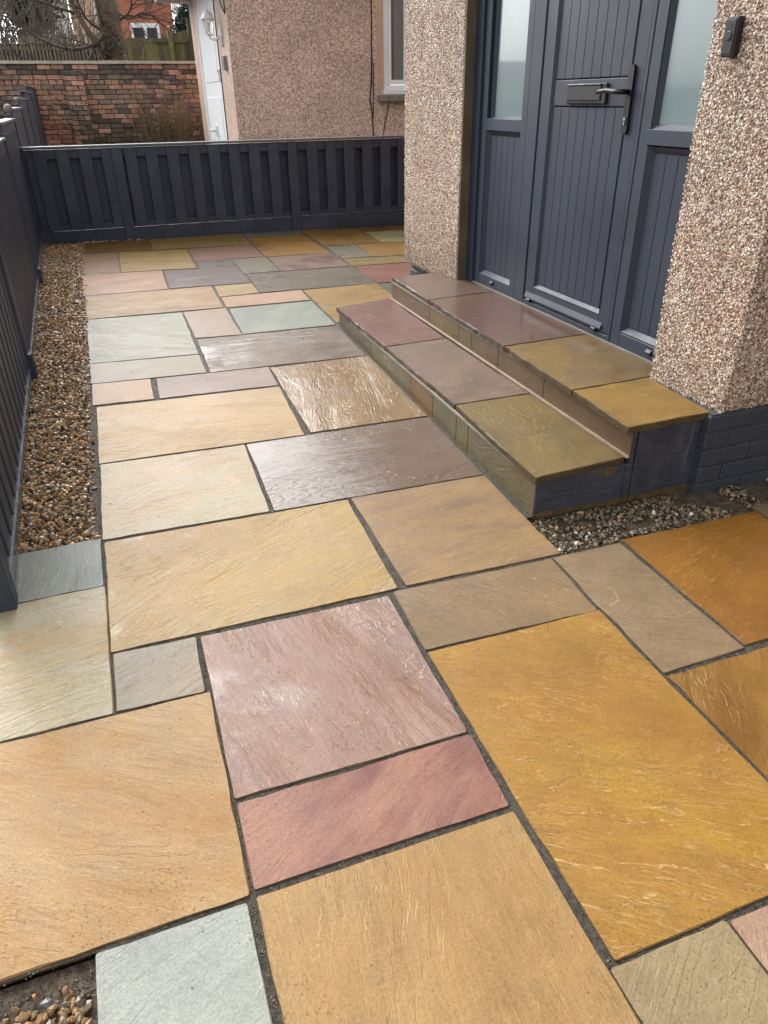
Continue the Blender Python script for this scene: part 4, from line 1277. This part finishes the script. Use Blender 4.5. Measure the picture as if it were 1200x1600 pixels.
# ================================================================== NEIGHBOUR'S HOUSE
nh = empty('house', (5.0, 12.7, 0.3))
tag(nh, "neighbour's pink pebbledashed house with white side door and narrow white window", 'house')
NX, NY = 1.92, 11.0
w = MB()
w.box(NX, 3.86, NY, 11.35, 0.2, 2.83)
w.box(3.86, 4.03, NY - 0.004, 11.35, 0.2, 2.62)
w.box(4.03, 5.3, NY, 11.35, 0.2, 1.345)
w.box(5.3, 10.5, NY, 11.35, 0.2, 2.62)
w.box(3.866, 10.5, NY, 11.35, 2.62, 5.2)  # unseen upper storey, added to be mirrored in the wet paving
w.box(3.866, 4.1, 11.35, 19.0, 0.2, 5.2)
w.prism([(3.866, 5.201), (10.5, 5.201), (7.18, 7.6)], NY, 11.35, 'y')  # gable of the added upper storey
w.box(NX + 0.002, NX + 0.3, 11.35, 11.90, 0.2, 2.83)
w.box(NX + 0.002, 3.86, 13.82, 14.46, 0.2, 2.83)
w.box(NX + 0.002, NX + 0.3, 11.90, 13.82, 0.2, 0.55)
w.box(NX + 0.002, NX + 0.3, 11.90, 13.82, 2.72, 2.83)
w.build('wall', M['dash_far'], nh)
# smooth lighter margins at the corners and round the window
M['pinkmargin'] = pebbledash('pale_pink_margin', 62, (178, 142, 118), [((205, 178, 155), .35), ((182, 150, 128), .3), ((150, 122, 106), .15), ((215, 200, 186), .1), ((120, 96, 86), .1)], 0.5, 0.004)
MB().box(3.93, 4.028, NY - 0.006, NY - 0.0005, 1.345, 2.62).build('window_margin', plain('pink_smooth_render', (206, 172, 150), 0.8, 0.001), nh)
r = MB()
rv = [r.bm.verts.new(c) for c in ((1.45, 10.75, 2.84), (3.86, 10.75, 2.84), (3.86, 14.8, 2.84), (1.45, 14.8, 2.84), (3.86, 11.6, 3.75), (3.86, 14.2, 3.75))]
for f in ((0, 1, 4), (1, 2, 5, 4), (2, 3, 5), (3, 0, 4, 5), (3, 2, 1, 0)): r.bm.faces.new([rv[k] for k in f])
for s in (-1, 1):
    xe = 7.18 + s * 3.75
    r.prism([(xe, 4.93), (7.18, 7.65), (7.18, 7.77), (xe, 5.05)], 10.8, 19.3, 'y')  # roof over the unseen storey added for reflections
r.build('roof', plain('brown_tile_roof', (96, 80, 72), 0.7, 0.01, 8), nh)
MB().box(1.42, 1.93, 10.8, 14.72, 2.70, 2.775).build('soffit', plain('grey_white_soffit', (186, 186, 188), 0.5), nh)
g = MB(); g.tube([(1.42, 10.75, 2.80), (1.42, 14.75, 2.80)], 0.055, 10); g.build('gutter', M['white'], nh, True)
# white door set in the side wall
f = MB()
f.box(NX - 0.005, NX + 0.06, 11.905, 11.99, 0.551, 2.715, 0.004); f.box(NX - 0.005, NX + 0.06, 13.74, 13.815, 0.551, 2.715, 0.004); f.box(NX - 0.004, NX + 0.06, 11.99, 13.74, 2.64, 2.715, 0.004)
f.build('door_frame', M['white'], nh)
d = MB(); d.box(NX + 0.015, NX + 0.06, 11.995, 13.735, 0.555, 2.635, 0.003); nd = d.build('door', M['white'], nh)
for zz0, zz1 in ((0.75, 1.35), (1.55, 2.45)):
    MB().box(NX + 0.008, NX + 0.0145, 12.25, 13.5, zz0, zz1, 0.003).build('door_panel', M['white'], nd)
h = MB(); h.tube([(NX + 0.01, 12.88, 0.90), (NX - 0.07, 12.88, 0.90), (NX - 0.075, 13.02, 0.90)], 0.022, 8); h.box(NX - 0.02, NX + 0.014, 12.83, 12.93, 0.83, 0.97, 0.005)
h.build('handle', M['white_metal'], nd)
bx = MB(); bx.box(NX - 0.035, NX - 0.004, 11.93, 11.975, 1.53, 1.69, 0.004); bx.build('door_chime', M['white'], nh)
MB().lathe((NX - 0.0355, 11.952, 1.665), [(0.017, 0), (0.015, 0.005)], 12, Vector((-1, 0, 0))).build('chime_lens', M['black'], nh)
MB().box(NX - 0.012, NX - 0.001, 11.895, 11.907, 0.56, 2.7).build('door_seal', plain('dark_green_seal', (60, 84, 84), 0.5), nh)
# window
wf = MB()
WX0, WX1, WZ0, WZ1 = 4.055, 5.28, 1.40, 2.60
wf.box(WX0 - 0.02, WX0 + 0.045, NY + 0.02, NY + 0.09, WZ0, WZ1, 0.004); wf.box(WX1 - 0.045, WX1, NY + 0.02, NY + 0.09, WZ0, WZ1, 0.004)
wf.box(WX0 + 0.045, WX1 - 0.045, NY + 0.021, NY + 0.09, WZ0, WZ0 + 0.06, 0.004); wf.box(WX0 + 0.045, WX1 - 0.045, NY + 0.021, NY + 0.09, WZ1 - 0.06, WZ1, 0.004)
wf.box(4.39, 4.46, NY + 0.021, NY + 0.09, WZ0 + 0.06, WZ1 - 0.06, 0.004)
wf = wf.build('window', M['white'], nh)
sa = MB()
sa.box(4.105, 4.148, NY + 0.006, NY + 0.05, WZ0 + 0.07, WZ1 - 0.07, 0.004); sa.box(4.336, 4.378, NY + 0.006, NY + 0.05, WZ0 + 0.07, WZ1 - 0.07, 0.004)
sa.box(4.148, 4.336, NY + 0.007, NY + 0.05, WZ0 + 0.07, WZ0 + 0.125, 0.004); sa.box(4.148, 4.336, NY + 0.007, NY + 0.05, WZ1 - 0.12, WZ1 - 0.07, 0.004)
sa.build('sash', M['white'], wf)


def dark_glass():
    n = N('window_glass_with_net')
    p = n.node('ShaderNodeNewGeometry').outputs['Position']
    sp = n.node('ShaderNodeSeparateXYZ'); n.put(sp.inputs[0], p)
    g_ = n.ramp(sp.outputs[0], 4.19, 4.20)
    w_ = n.math('SINE', n.math('MULTIPLY', sp.outputs[0], 380.0))
    net = n.scalecol(lin((128, 128, 124)), n.ramp(w_, -1, 1, 0.85, 1.08))
    n.set(Base_Color=n.mix(g_, lin((92, 96, 98)), net), Roughness=0.35, Coat_Weight=1.0, Coat_Roughness=0.02)
    return n.mat


MB().box(4.145, 4.34, NY + 0.028, NY + 0.034, WZ0 + 0.12, WZ1 - 0.115).box(4.46, 5.24, NY + 0.050, NY + 0.056, WZ0 + 0.055, WZ1 - 0.055).build('pane', dark_glass(), wf)
s = MB(); s.box(4.01, 5.32, NY - 0.075, NY + 0.0, 1.347, 1.398, 0.006); s.build('white_sill', M['white'], wf)
s = MB(); s.box(3.93, 5.4, NY - 0.11, NY - 0.0, 1.262, 1.344, 0.006); s.build('stone_sill', M['concrete'], wf)
# cables and small fittings on the wall
def wire(pts, r=0.008):
    b = MB(); b.tube(pts, r, 6); return b.build('cable', M['blackp'], nh)


wire([(3.865, NY - 0.008, 2.88), (3.862, NY - 0.008, 2.2), (3.850, NY - 0.008, 1.75), (3.835, NY - 0.008, 1.45), (3.815, NY - 0.009, 1.31), (3.84, NY - 0.008, 1.18), (3.855, NY - 0.008, 0.95), (3.86, NY - 0.008, 0.6)])
wire([(3.845, NY - 0.012, 1.45), (3.85, NY - 0.014, 1.70), (3.865, NY - 0.014, 1.76), (3.88, NY - 0.014, 1.70), (3.872, NY - 0.012, 1.4), (3.862, NY - 0.012, 1.15), (3.85, NY - 0.012, 1.0)], 0.006)
wire([(4.10, NY - 0.01, 1.26), (4.07, NY - 0.01, 1.12), (4.03, NY - 0.01, 0.95), (3.99, NY - 0.01, 0.75)], 0.006)
wire([(1.90, 11.55, 2.9), (1.90, 11.4, 2.52), (1.905, 11.2, 2.34), (1.912, 11.05, 2.26), (1.908, 11.03, 2.5), (1.908, 11.02, 2.9)], 0.008)
bx = MB(); bx.box(NX - 0.045, NX - 0.002, 11.30, 11.46, 1.66, 1.82, 0.004); bx.box(NX - 0.05, NX - 0.044, 11.30, 11.46, 1.735, 1.745); bx.build('junction_box', plain('grey_plastic_box', (132, 128, 126), 0.6), nh)

# lantern by the neighbour's door
la = empty('wall_lantern', (1.9, 11.56, 2.05))
tag(la, "white wall lantern with clear panes on a curved arm by the neighbour's white door", 'lantern')
LX, LY = 1.775, 11.62
MB().lathe((NX - 0.002, 11.50, 2.06), [(0.052, 0.0), (0.052, 0.012), (0.035, 0.03), (0.02, 0.045), (0.004, 0.05)], 20, Vector((-1, 0, 0))).box(NX - 0.03, NX, 11.465, 11.535, 1.93, 2.16, 0.006).build('wall_plate', M['white_metal'], la, True)
arm = MB(); arm.tube([(NX - 0.03, 11.5, 2.05), (1.86, 11.54, 2.02), (1.815, 11.58, 2.015), (1.78, 11.61, 2.03), (LX, LY, 2.06)], [.020, .017, .014, .013, .016], 8); arm.build('arm', M['white_metal'], la, True)
MB().lathe((LX, LY, 2.05), [(0.016, 0), (0.030, 0.012), (0.044, 0.02), (0.046, 0.032)], 6).build('base_ring', M['white_metal'], la)
cg = MB()
for i in range(6):
    a = 2 * math.pi * i / 6
    cg.tube([(LX + 0.043 * math.cos(a), LY + 0.043 * math.sin(a), 2.08), (LX + 0.078 * math.cos(a), LY + 0.078 * math.sin(a), 2.245)], 0.005, 5)
cg.build('cage', M['white_metal'], la)
gl = N('lantern_glass'); gl.set(Base_Color=lin((225, 232, 232)), Roughness=0.05, IOR=1.45); gl.put(gl.p.inputs['Transmission Weight'], 0.9); gl.put(gl.p.inputs['Alpha'], 0.45)
MB().lathe((LX, LY, 2.082), [(0.040, 0), (0.074, 0.162)], 6).build('glass', gl.mat, la)
MB().lathe((LX, LY, 2.10), [(0.008, 0), (0.012, 0.05), (0.022, 0.075), (0.016, 0.105), (0.004, 0.115)], 10).build('bulb', M['white'], la, True)
MB().lathe((LX, LY, 2.243), [(0.105, 0), (0.100, 0.008), (0.082, 0.016), (0.070, 0.045), (0.045, 0.080), (0.022, 0.098), (0.012, 0.104), (0.016, 0.113), (0.010, 0.122), (0.012, 0.130), (0.004, 0.150), (0.002, 0.180)], 12).build('hood', M['white_metal'], la)

# ================================================================== BEYOND THE WALL
M['bark'] = plain('grey_brown_bark', (116, 106, 94), 0.9, 0.04, 14, 0.3, vscale=7)
M['twig'] = plain('dark_bare_twig', (78, 68, 64), 0.85, 0, 30, 0.2)
M['pale_twig'] = plain('pale_dead_twig', (150, 138, 118), 0.85, 0, 30, 0.2)


def tubes_np(paths, seg=4):
    V, F = [], []
    for pts, r0, r1 in paths:
        n = len(pts); base = len(V)
        for i, p in enumerate(pts):
            d = (Vector(pts[min(i + 1, n - 1)]) - Vector(pts[max(i - 1, 0)])).normalized()
            a = d.cross(Vector((0.2, 0.9, 0.3))).normalized(); b = d.cross(a)
            r = r0 + (r1 - r0) * i / (n - 1)
            for k in range(seg):
                t = 2 * math.pi * k / seg
                V.append(Vector(p) + (a * math.cos(t) + b * math.sin(t)) * r)
        for i in range(n - 1):
            for k in range(seg):
                F.append((base + i * seg + k, base + i * seg + (k + 1) % seg, base + (i + 1) * seg + (k + 1) % seg, base + (i + 1) * seg + k))
    return V, F


def grow(p, d, L, r, depth, out, spread=0.7, droop=0.0, wob=0.25, kids=(2, 4), minr=0.003, bias=None):
    pts = [p.copy()]
    n = max(3, int(5 + L * 2))
    q, dd = p.copy(), d.normalized()
    for i in range(n):
        dd = (dd + Vector((random.gauss(0, wob), random.gauss(0, wob), random.gauss(0, wob))) * 0.35 + Vector((0, 0, -droop)) * 0.1 + (bias * 0.08 if bias else Vector((0, 0, 0)))).normalized()
        q = q + dd * (L / n); pts.append(q.copy())
    out.append((pts, r, max(minr, r * 0.45)))
    if depth <= 0: return
    for _ in range(random.randint(*kids)):
        i = random.randint(1, n - 1)
        ax = Vector((random.gauss(0, 1), random.gauss(0, 1), random.gauss(0, 1))).normalized()
        nd = ((pts[i + 1] - pts[i]).normalized() + ax * spread).normalized()
        grow(pts[i], nd, L * random.uniform(0.4, 0.7), max(minr, r * random.uniform(0.4, 0.6)), depth - 1, out, spread, droop, wob, kids, minr, bias)


def build_paths(name, paths, mat, parent, seg=5, kind=None):
    V, F = tubes_np(paths, seg)
    o = np.mean(np.array([v[:] for v in V]), axis=0)
    me = mesh_np(name, [(v - Vector(o)) for v in V], F, True)
    ob = link(name, me, mat, parent, tuple(o))
    if kind: ob['kind'] = kind
    return ob


def leafcloud(name, c, rad, n, size, cols, parent, lumps=14, seedv=0):
    r_ = np.random.default_rng(seedv)
    C = r_.normal(size=(lumps, 3)); C /= np.linalg.norm(C, axis=1)[:, None]; C *= r_.uniform(0.3, 0.85, (lumps, 1))
    idx = r_.integers(0, lumps, n)
    P = C[idx] + r_.normal(size=(n, 3)) * 0.22
    P = P * np.array(rad) + np.array(c)
    a = r_.normal(size=(n, 3)); a /= np.linalg.norm(a, axis=1)[:, None]
    b = np.cross(a, r_.normal(size=(n, 3))); b /= np.linalg.norm(b, axis=1)[:, None]
    s = size * r_.uniform(0.6, 1.4, (n, 1))
    V = np.stack([P - a * s, P + b * s * 0.45, P + a * s, P - b * s * 0.45], 1)
    o = np.array(c)
    me = bpy.data.meshes.new(name)
    VV = (V - o).reshape(-1, 3)
    me.vertices.add(len(VV)); me.vertices.foreach_set('co', VV.astype(np.float32).ravel())
    me.loops.add(n * 4); me.loops.foreach_set('vertex_index', np.arange(n * 4, dtype=np.int32))
    me.polygons.add(n); me.polygons.foreach_set('loop_start', np.arange(0, n * 4, 4, dtype=np.int32))
    me.update(calc_edges=True)
    pal = np.array([lin(x) for x in cols]); cc = np.ones((n, 4, 4)); cc[..., :3] = pal[r_.integers(0, len(cols), n)][:, None]
    at = me.color_attributes.new('tint', 'FLOAT_COLOR', 'POINT'); at.data.foreach_set('color', cc.astype(np.float32).ravel())
    return link(name, me, M['leaf'], parent, c)



lf = N('evergreen_leaf'); lf.set(Base_Color=lf.gattr('tint'), Roughness=0.5); M['leaf'] = lf.mat
# big bare tree
TX, TY = 0.80, 18.2
tr = empty('bare_tree', (TX, TY, 1.45))
tag(tr, 'large leafless tree with thick grey trunk and arching bare branches behind the brick wall', 'tree')
tk = MB()
tk.tube([(TX, TY, 1.40), (TX - 0.01, TY, 1.75), (TX + 0.0, TY, 2.3), (TX + 0.02, TY, 2.8), (TX - 0.02, TY, 3.4), (TX + 0.06, TY, 4.4), (TX + 0.0, TY, 5.4)], [.36, .27, .235, .22, .215, .17, .1], 14)
t_ = tk.build('trunk', M['bark'], tr, True)
P_ = []
def limb(pts, r0, r1):
    # smooth a hand-placed limb
    pts = [Vector(p) for p in pts]; o_ = []
    for i in range(len(pts) - 1):
        p0 = pts[max(i - 1, 0)]; p1 = pts[i]; p2 = pts[i + 1]; p3 = pts[min(i + 2, len(pts) - 1)]
        for k in range(5):
            t = k / 5
            o_.append(0.5 * ((2 * p1) + (-p0 + p2) * t + (2 * p0 - 5 * p1 + 4 * p2 - p3) * t * t + (-p0 + 3 * p1 - 3 * p2 + p3) * t ** 3))
    o_.append(pts[-1]); return (o_, r0, r1)


main = [limb([(TX - .08, TY, 1.75), (TX - .25, TY - .2, 2.2), (TX - .55, TY - .4, 2.75), (TX - .75, TY - .5, 3.4)], .075, .035),
        limb([(TX - .15, TY - .2, 2.45), (TX - .35, TY - .4, 2.3), (TX - .8, TY - .6, 2.2), (TX - 1.3, TY - .7, 2.35), (TX - 1.8, TY - .8, 2.7)], .04, .014),
        limb([(TX - .35, TY - .3, 2.35), (TX - .50, TY - .5, 2.05), (TX - .9, TY - .7, 1.92), (TX - 1.5, TY - .8, 1.98), (TX - 2.2, TY - .8, 2.3)], .024, .008),
        limb([(TX - .1, TY - .1, 2.5), (TX - .17, TY - .3, 2.9), (TX - .2, TY - .4, 3.5)], .035, .02),
        limb([(TX - .2, TY - .3, 2.55), (TX - .45, TY - .5, 2.75), (TX - .6, TY - .5, 3.3)], .028, .012),
        limb([(TX + .15, TY, 2.9), (TX + .4, TY - .1, 2.75), (TX + .7, TY - .2, 2.85), (TX + 1.1, TY - .3, 2.6)], .022, .006),
        limb([(TX + .15, TY, 2.7), (TX + .45, TY - .1, 2.9), (TX + .55, TY - .2, 3.4)], .028, .012),
        limb([(TX - .6, TY - .4, 2.8), (TX - 1.0, TY - .5, 2.9), (TX - 1.6, TY - .5, 3.1), (TX - 2.2, TY - .6, 3.0)], .030, .010),
        limb([(TX + .1, TY, 3.6), (TX + .8, TY, 4.4), (TX + 1.6, TY, 5.4)], .08, .02), limb([(TX - .1, TY, 3.9), (TX - 1.0, TY, 4.8), (TX - 1.8, TY, 5.4)], .08, .02)]
for i, mpath in enumerate(main):
    build_paths('branch', [mpath], M['bark'] if i == 0 else M['twig'], tr, 7)
tw = []
for pts, r0, r1 in main:
    for _ in range(9):
        i = random.randint(2, len(pts) - 2)
        d = (pts[i + 1] - pts[i]).normalized() + Vector((random.gauss(0, .8), random.gauss(0, .4), random.gauss(0, .6)))
        grow(pts[i], d, random.uniform(0.5, 1.0), 0.010, 2, tw, 0.7, 0.1, 0.3, (2, 3), 0.0035)
build_paths('twigs', tw, M['twig'], tr, 4, 'stuff')

o_ = leafcloud('ivy', (TX, TY - 0.29, 2.2), (0.27, 0.10, 0.7), 900, .030, [(96, 90, 62), (80, 78, 58), (112, 104, 76), (70, 62, 52)], tr, 20, 77); o_['kind'] = 'stuff'
# dark bushy trees beyond the paling fence
for nm, lab, c, rad, n_, s_, cols, lab2 in (
        ('evergreen_tree', 'dark evergreen tree behind the pale paling fence at top left', (-0.85, 24.5, 3.75), (0.85, 0.8, 1.0), 5200, .075, [(44, 66, 56), (58, 82, 66), (36, 52, 48), (80, 100, 70)], 0),
        ('evergreen_tree', 'rounded dark green conifer beside the green fence and neighbour\'s roof', (3.02, 22.5, 3.0), (0.45, 0.4, 0.62), 5200, .045, [(34, 66, 56), (46, 80, 66), (28, 52, 48)], 0)):
    t = empty(nm, (c[0], c[1], 1.45)); tag(t, lab, 'tree')
    k_ = MB(); k_.tube([(c[0], c[1], 1.4), (c[0], c[1], c[2])], [.09, .05], 8); k_.build('trunk', M['bark'], t, True)
    leafcloud('crown', c, rad, n_, s_, cols, t, 22, int(c[1] * 10))
# leafless hedge tangle at the far left
hb = empty('bare_hedge', (-1.2, 20.9, 1.45)); tag(hb, 'tangle of bare grey hedge stems behind the pale paling fence', 'hedge')
hp = []
for i in range(110):
    x = random.uniform(-2.8, 0.55); y = random.uniform(20.3, 21.6)
    grow(Vector((x, y, 1.4)), Vector((random.gauss(0, .18), 0, 1)), random.uniform(1.1, 2.3), 0.016, 2, hp, 0.5, 0.0, 0.2, (2, 3), 0.004)
build_paths('stems', hp, plain('grey_hedge_stem', (104, 96, 90), 0.9), hb, 4, 'stuff')


# weathered paling fence and green fence at Y about 20
pf = empty('paling_fence', (-1.0, 19.9, 1.45)); tag(pf, 'weathered grey paling fence with narrow upright pales behind the brick wall', 'fence')
M['pale'] = plain('weathered_pale_timber', (124, 118, 104), 0.9, 0.002, 30, 0.25)
M['green'] = plain('mossy_green_timber', (106, 104, 78), 0.85, 0.003, 30, 0.3, vscale=5)
M['green2'] = plain('bright_mossy_timber', (126, 124, 84), 0.85, 0.003, 30, 0.25, vscale=5)
pm = [MB().box(-0.024, 0.024, -0.008, 0.008, -0.6, 0.6 + random.uniform(-.02, .02)).build('pale', M['pale'], pf).data for _ in range(3)]
for o_ in list(pf.children): bpy.data.objects.remove(o_)
x = -3.2
while x < 0.62:
    zc = 2.0 + 0.03 * x if x > -1.5 else 1.97
    o_ = bpy.data.objects.new('pale', random.choice(pm)); COL.objects.link(o_); o_.parent = pf
    o_.location = Vector((x, 19.9 + random.uniform(-.004, .004), zc + random.uniform(-.02, .02))) - pf.location; o_.rotation_euler = (0, random.gauss(0, 0.012), 0)
    x += 0.074 + random.uniform(-.004, .006)
for z in (1.75, 2.3): MB().box(-3.3, 0.66, 19.91, 19.95, z, z + 0.06).build('rail', M['pale'], pf)
MB().box(-3.3, 0.66, 19.955, 19.965, 1.45, 2.42).build('gap_shade_board', plain('gap_shade_timber', (72, 68, 60), 0.95), pf)  # dark board added behind the pales; its colour puts shade in their gaps

gf = empty('board_fence', (1.9, 20.0, 1.45)); tag(gf, 'mossy green timber fence with upright boards and two posts left of the neighbour\'s door', 'fence')
x = 0.98
bi = 0
while x < 3.1:
    top = 2.54 if x < 1.9 else 2.60 + (x - 1.9) * 0.17
    b = MB(); b.box(x, x + 0.0975, 20.0, 20.018, 1.4, top + random.uniform(-.012, .012), 0.003); b.build('board', random.choice([M['green'], M['green'], M['green2']]), gf)
    x += 0.098; bi += 1
for z0 in (1.98, ):
    MB().box(1.5, 3.1, 19.94, 19.998, z0, z0 + 0.07, 0.003).build('rail', M['green'], gf)
v = MB()
v.box(1.75, 3.1, 19.955, 19.998, 2.46, 2.54, 0.003); v.build('rail', M['green'], gf)
for px_, h_ in ((2.10, 2.86), (2.56, 3.06)):
    MB().box(px_, px_ + 0.10, 19.86, 19.953, 1.4, h_ - 0.15, 0.004).build('post', M['green2'] if px_ < 2.3 else plain('dark_green_post', (84, 84, 60), 0.85, .002, 30, .2), gf)
# two pale dead stems in front of the green fence
for xs, lab in (((1.13, 1.20, 2.28), 'shorter upright pale dead stem in front of the mossy fence'), ((1.45, 1.28, 2.30), 'leaning pale dead stem in front of the mossy fence')):
    b = MB(); b.tube([(xs[1], 18.8, 1.4), ((xs[0] + xs[1]) / 2, 18.8, 1.95), (xs[0], 18.8, xs[2])], [.012, .010, .006], 5)
    tag(b.build('dead_stem', M['pale_twig']), lab, 'stem', 'pale dead stems behind the brick wall')

# twiggy shrub in front of the brick wall
ds = empty('dry_shrub', (1.42, 15.3, 0.4)); tag(ds, 'dry twiggy shrub with a few withered leaves in front of the brick wall', 'shrub')
dp = []
for i in range(80):
    x = 1.38 + random.gauss(0, 0.17)
    grow(Vector((x, 15.25 + random.gauss(0, .15), 0.38)), Vector(((x - 1.38) * 1.1 + random.gauss(0, .10), random.gauss(0, .1), 1)), random.uniform(0.55, 0.95), 0.007, 1, dp, 0.35, 0, 0.15, (2, 4), 0.003)
build_paths('stems', dp, plain('tan_dry_stem', (126, 108, 84), 0.9), ds, 4, 'stuff')
o_ = leafcloud('withered_leaves', (1.42, 15.2, 0.86), (0.42, 0.25, 0.34), 420, .026, [(104, 92, 60), (90, 80, 54), (120, 104, 70), (76, 72, 50)], ds, 14, 5); o_['kind'] = 'stuff'

# far houses
fh = empty('house', (2.4, 30.0, 1.45)); tag(fh, 'orange red brick house with white framed window far behind the tree', 'house')


def far_brick():
    n = N('orange_brickwork')
    p = n.node('ShaderNodeNewGeometry').outputs['Position']
    mp = n.mapping(p, rot=(math.radians(90), 0, 0))
    bt = n.node('ShaderNodeTexBrick'); n.put(bt.inputs['Vector'], mp)
    bt.inputs['Scale'].default_value = 1.0; bt.inputs['Brick Width'].default_value = 0.225; bt.inputs['Row Height'].default_value = 0.075; bt.inputs['Mortar Size'].default_value = 0.006
    for i_, c_ in (('Color1', (188, 118, 90)), ('Color2', (166, 96, 72)), ('Mortar', (176, 140, 116))): bt.inputs[i_].default_value = (*lin(c_), 1)
    n.set(Base_Color=bt.outputs[0], Roughness=0.85)
    return n.mat


MB().box(1.42, 3.42, 30, 36, 1.4, 6.0).build('wall', far_brick(), fh)
MB().prism([(1.2, 6.0), (3.6, 6.0), (2.4, 7.4)], 29.8, 36.2, 'y').build('roof', M['concrete'], fh)
MB().box(3.43, 3.62, 29.9, 30.0, 3.85, 4.6).build('downpipe', M['white'], fh)
wi = MB(); wi.box(1.98, 2.92, 29.95, 29.998, 3.45, 3.58); wi.box(1.98, 2.06, 29.95, 29.998, 2.6, 3.45); wi.box(2.84, 2.92, 29.95, 29.998, 2.6, 3.45); wi.box(2.40, 2.50, 29.95, 29.998, 2.6, 3.45); wi.box(1.98, 2.92, 29.95, 29.998, 2.52, 2.6)
wi = wi.build('window', M['white'], fh)
MB().box(2.06, 2.84, 29.985, 29.995, 2.6, 3.45).build('pane', plain('dark_far_glass', (52, 56, 60), 0.1), wi)
ph = empty('house', (0.5, 33.0, 1.45)); tag(ph, 'pale cream rendered house glimpsed between bare branches', 'house')
MB().box(0.22, 1.36, 33.0, 38.0, 1.4, 7.0).build('wall', plain('pale_cream_render', (214, 198, 168), 0.8), ph)
MB().box(1.0, 1.3, 32.97, 32.998, 3.4, 4.4).build('window', M['white'], ph)
MB().prism([(0.0, 7.0), (1.6, 7.0), (0.8, 8.2)], 32.8, 38.2, 'y').build('roof', M['concrete'], ph)
wh = empty('house', (-0.6, 36.0, 1.45)); tag(wh, 'white walled house showing through gaps beside the dark evergreen', 'house')
MB().box(-1.6, 0.16, 36.0, 41.0, 1.4, 4.9).build('wall', plain('white_render_wall', (220, 222, 224), 0.8), wh)
MB().prism([(-1.8, 4.9), (0.2, 4.9), (-0.8, 6.1)], 35.8, 41.2, 'y').build('roof', M['concrete'], wh)

# unseen road and house on the left, added for reflections in glass and stone
road = sheet('road', rc(-13.0, -6.5, -60, 60), plain('wet_asphalt', (70, 70, 72), 0.4, 0.003, 80), -0.03); tag(road, kind='structure')
oh = empty('house', (-21, 12, 0)); tag(oh, 'unseen pale rendered house added across the road for reflections, with dark roof and white windows', 'house')
MB().box(-26, -18, 4, 20, -0.8, 5.0).build('wall', plain('cream_grey_render', (176, 168, 156), 0.8), oh)
MB().prism([(-26.4, 5.0), (-17.6, 5.0), (-22, 7.8)], 3.7, 20.3, 'y').build('roof', M['concrete'], oh)
for y_ in (5.5, 9.5, 13.5, 17.0):
    for z_ in (0.6, 3.2):
        wq = MB().box(-18.0, -17.94, y_ - 0.08, y_ + 1.48, z_ - 0.08, z_ + 1.28).build('window', M['white'], oh)
        MB().box(-17.94, -17.93, y_, y_ + 1.4, z_, z_ + 1.2).build('pane', M['blackp'], wq)
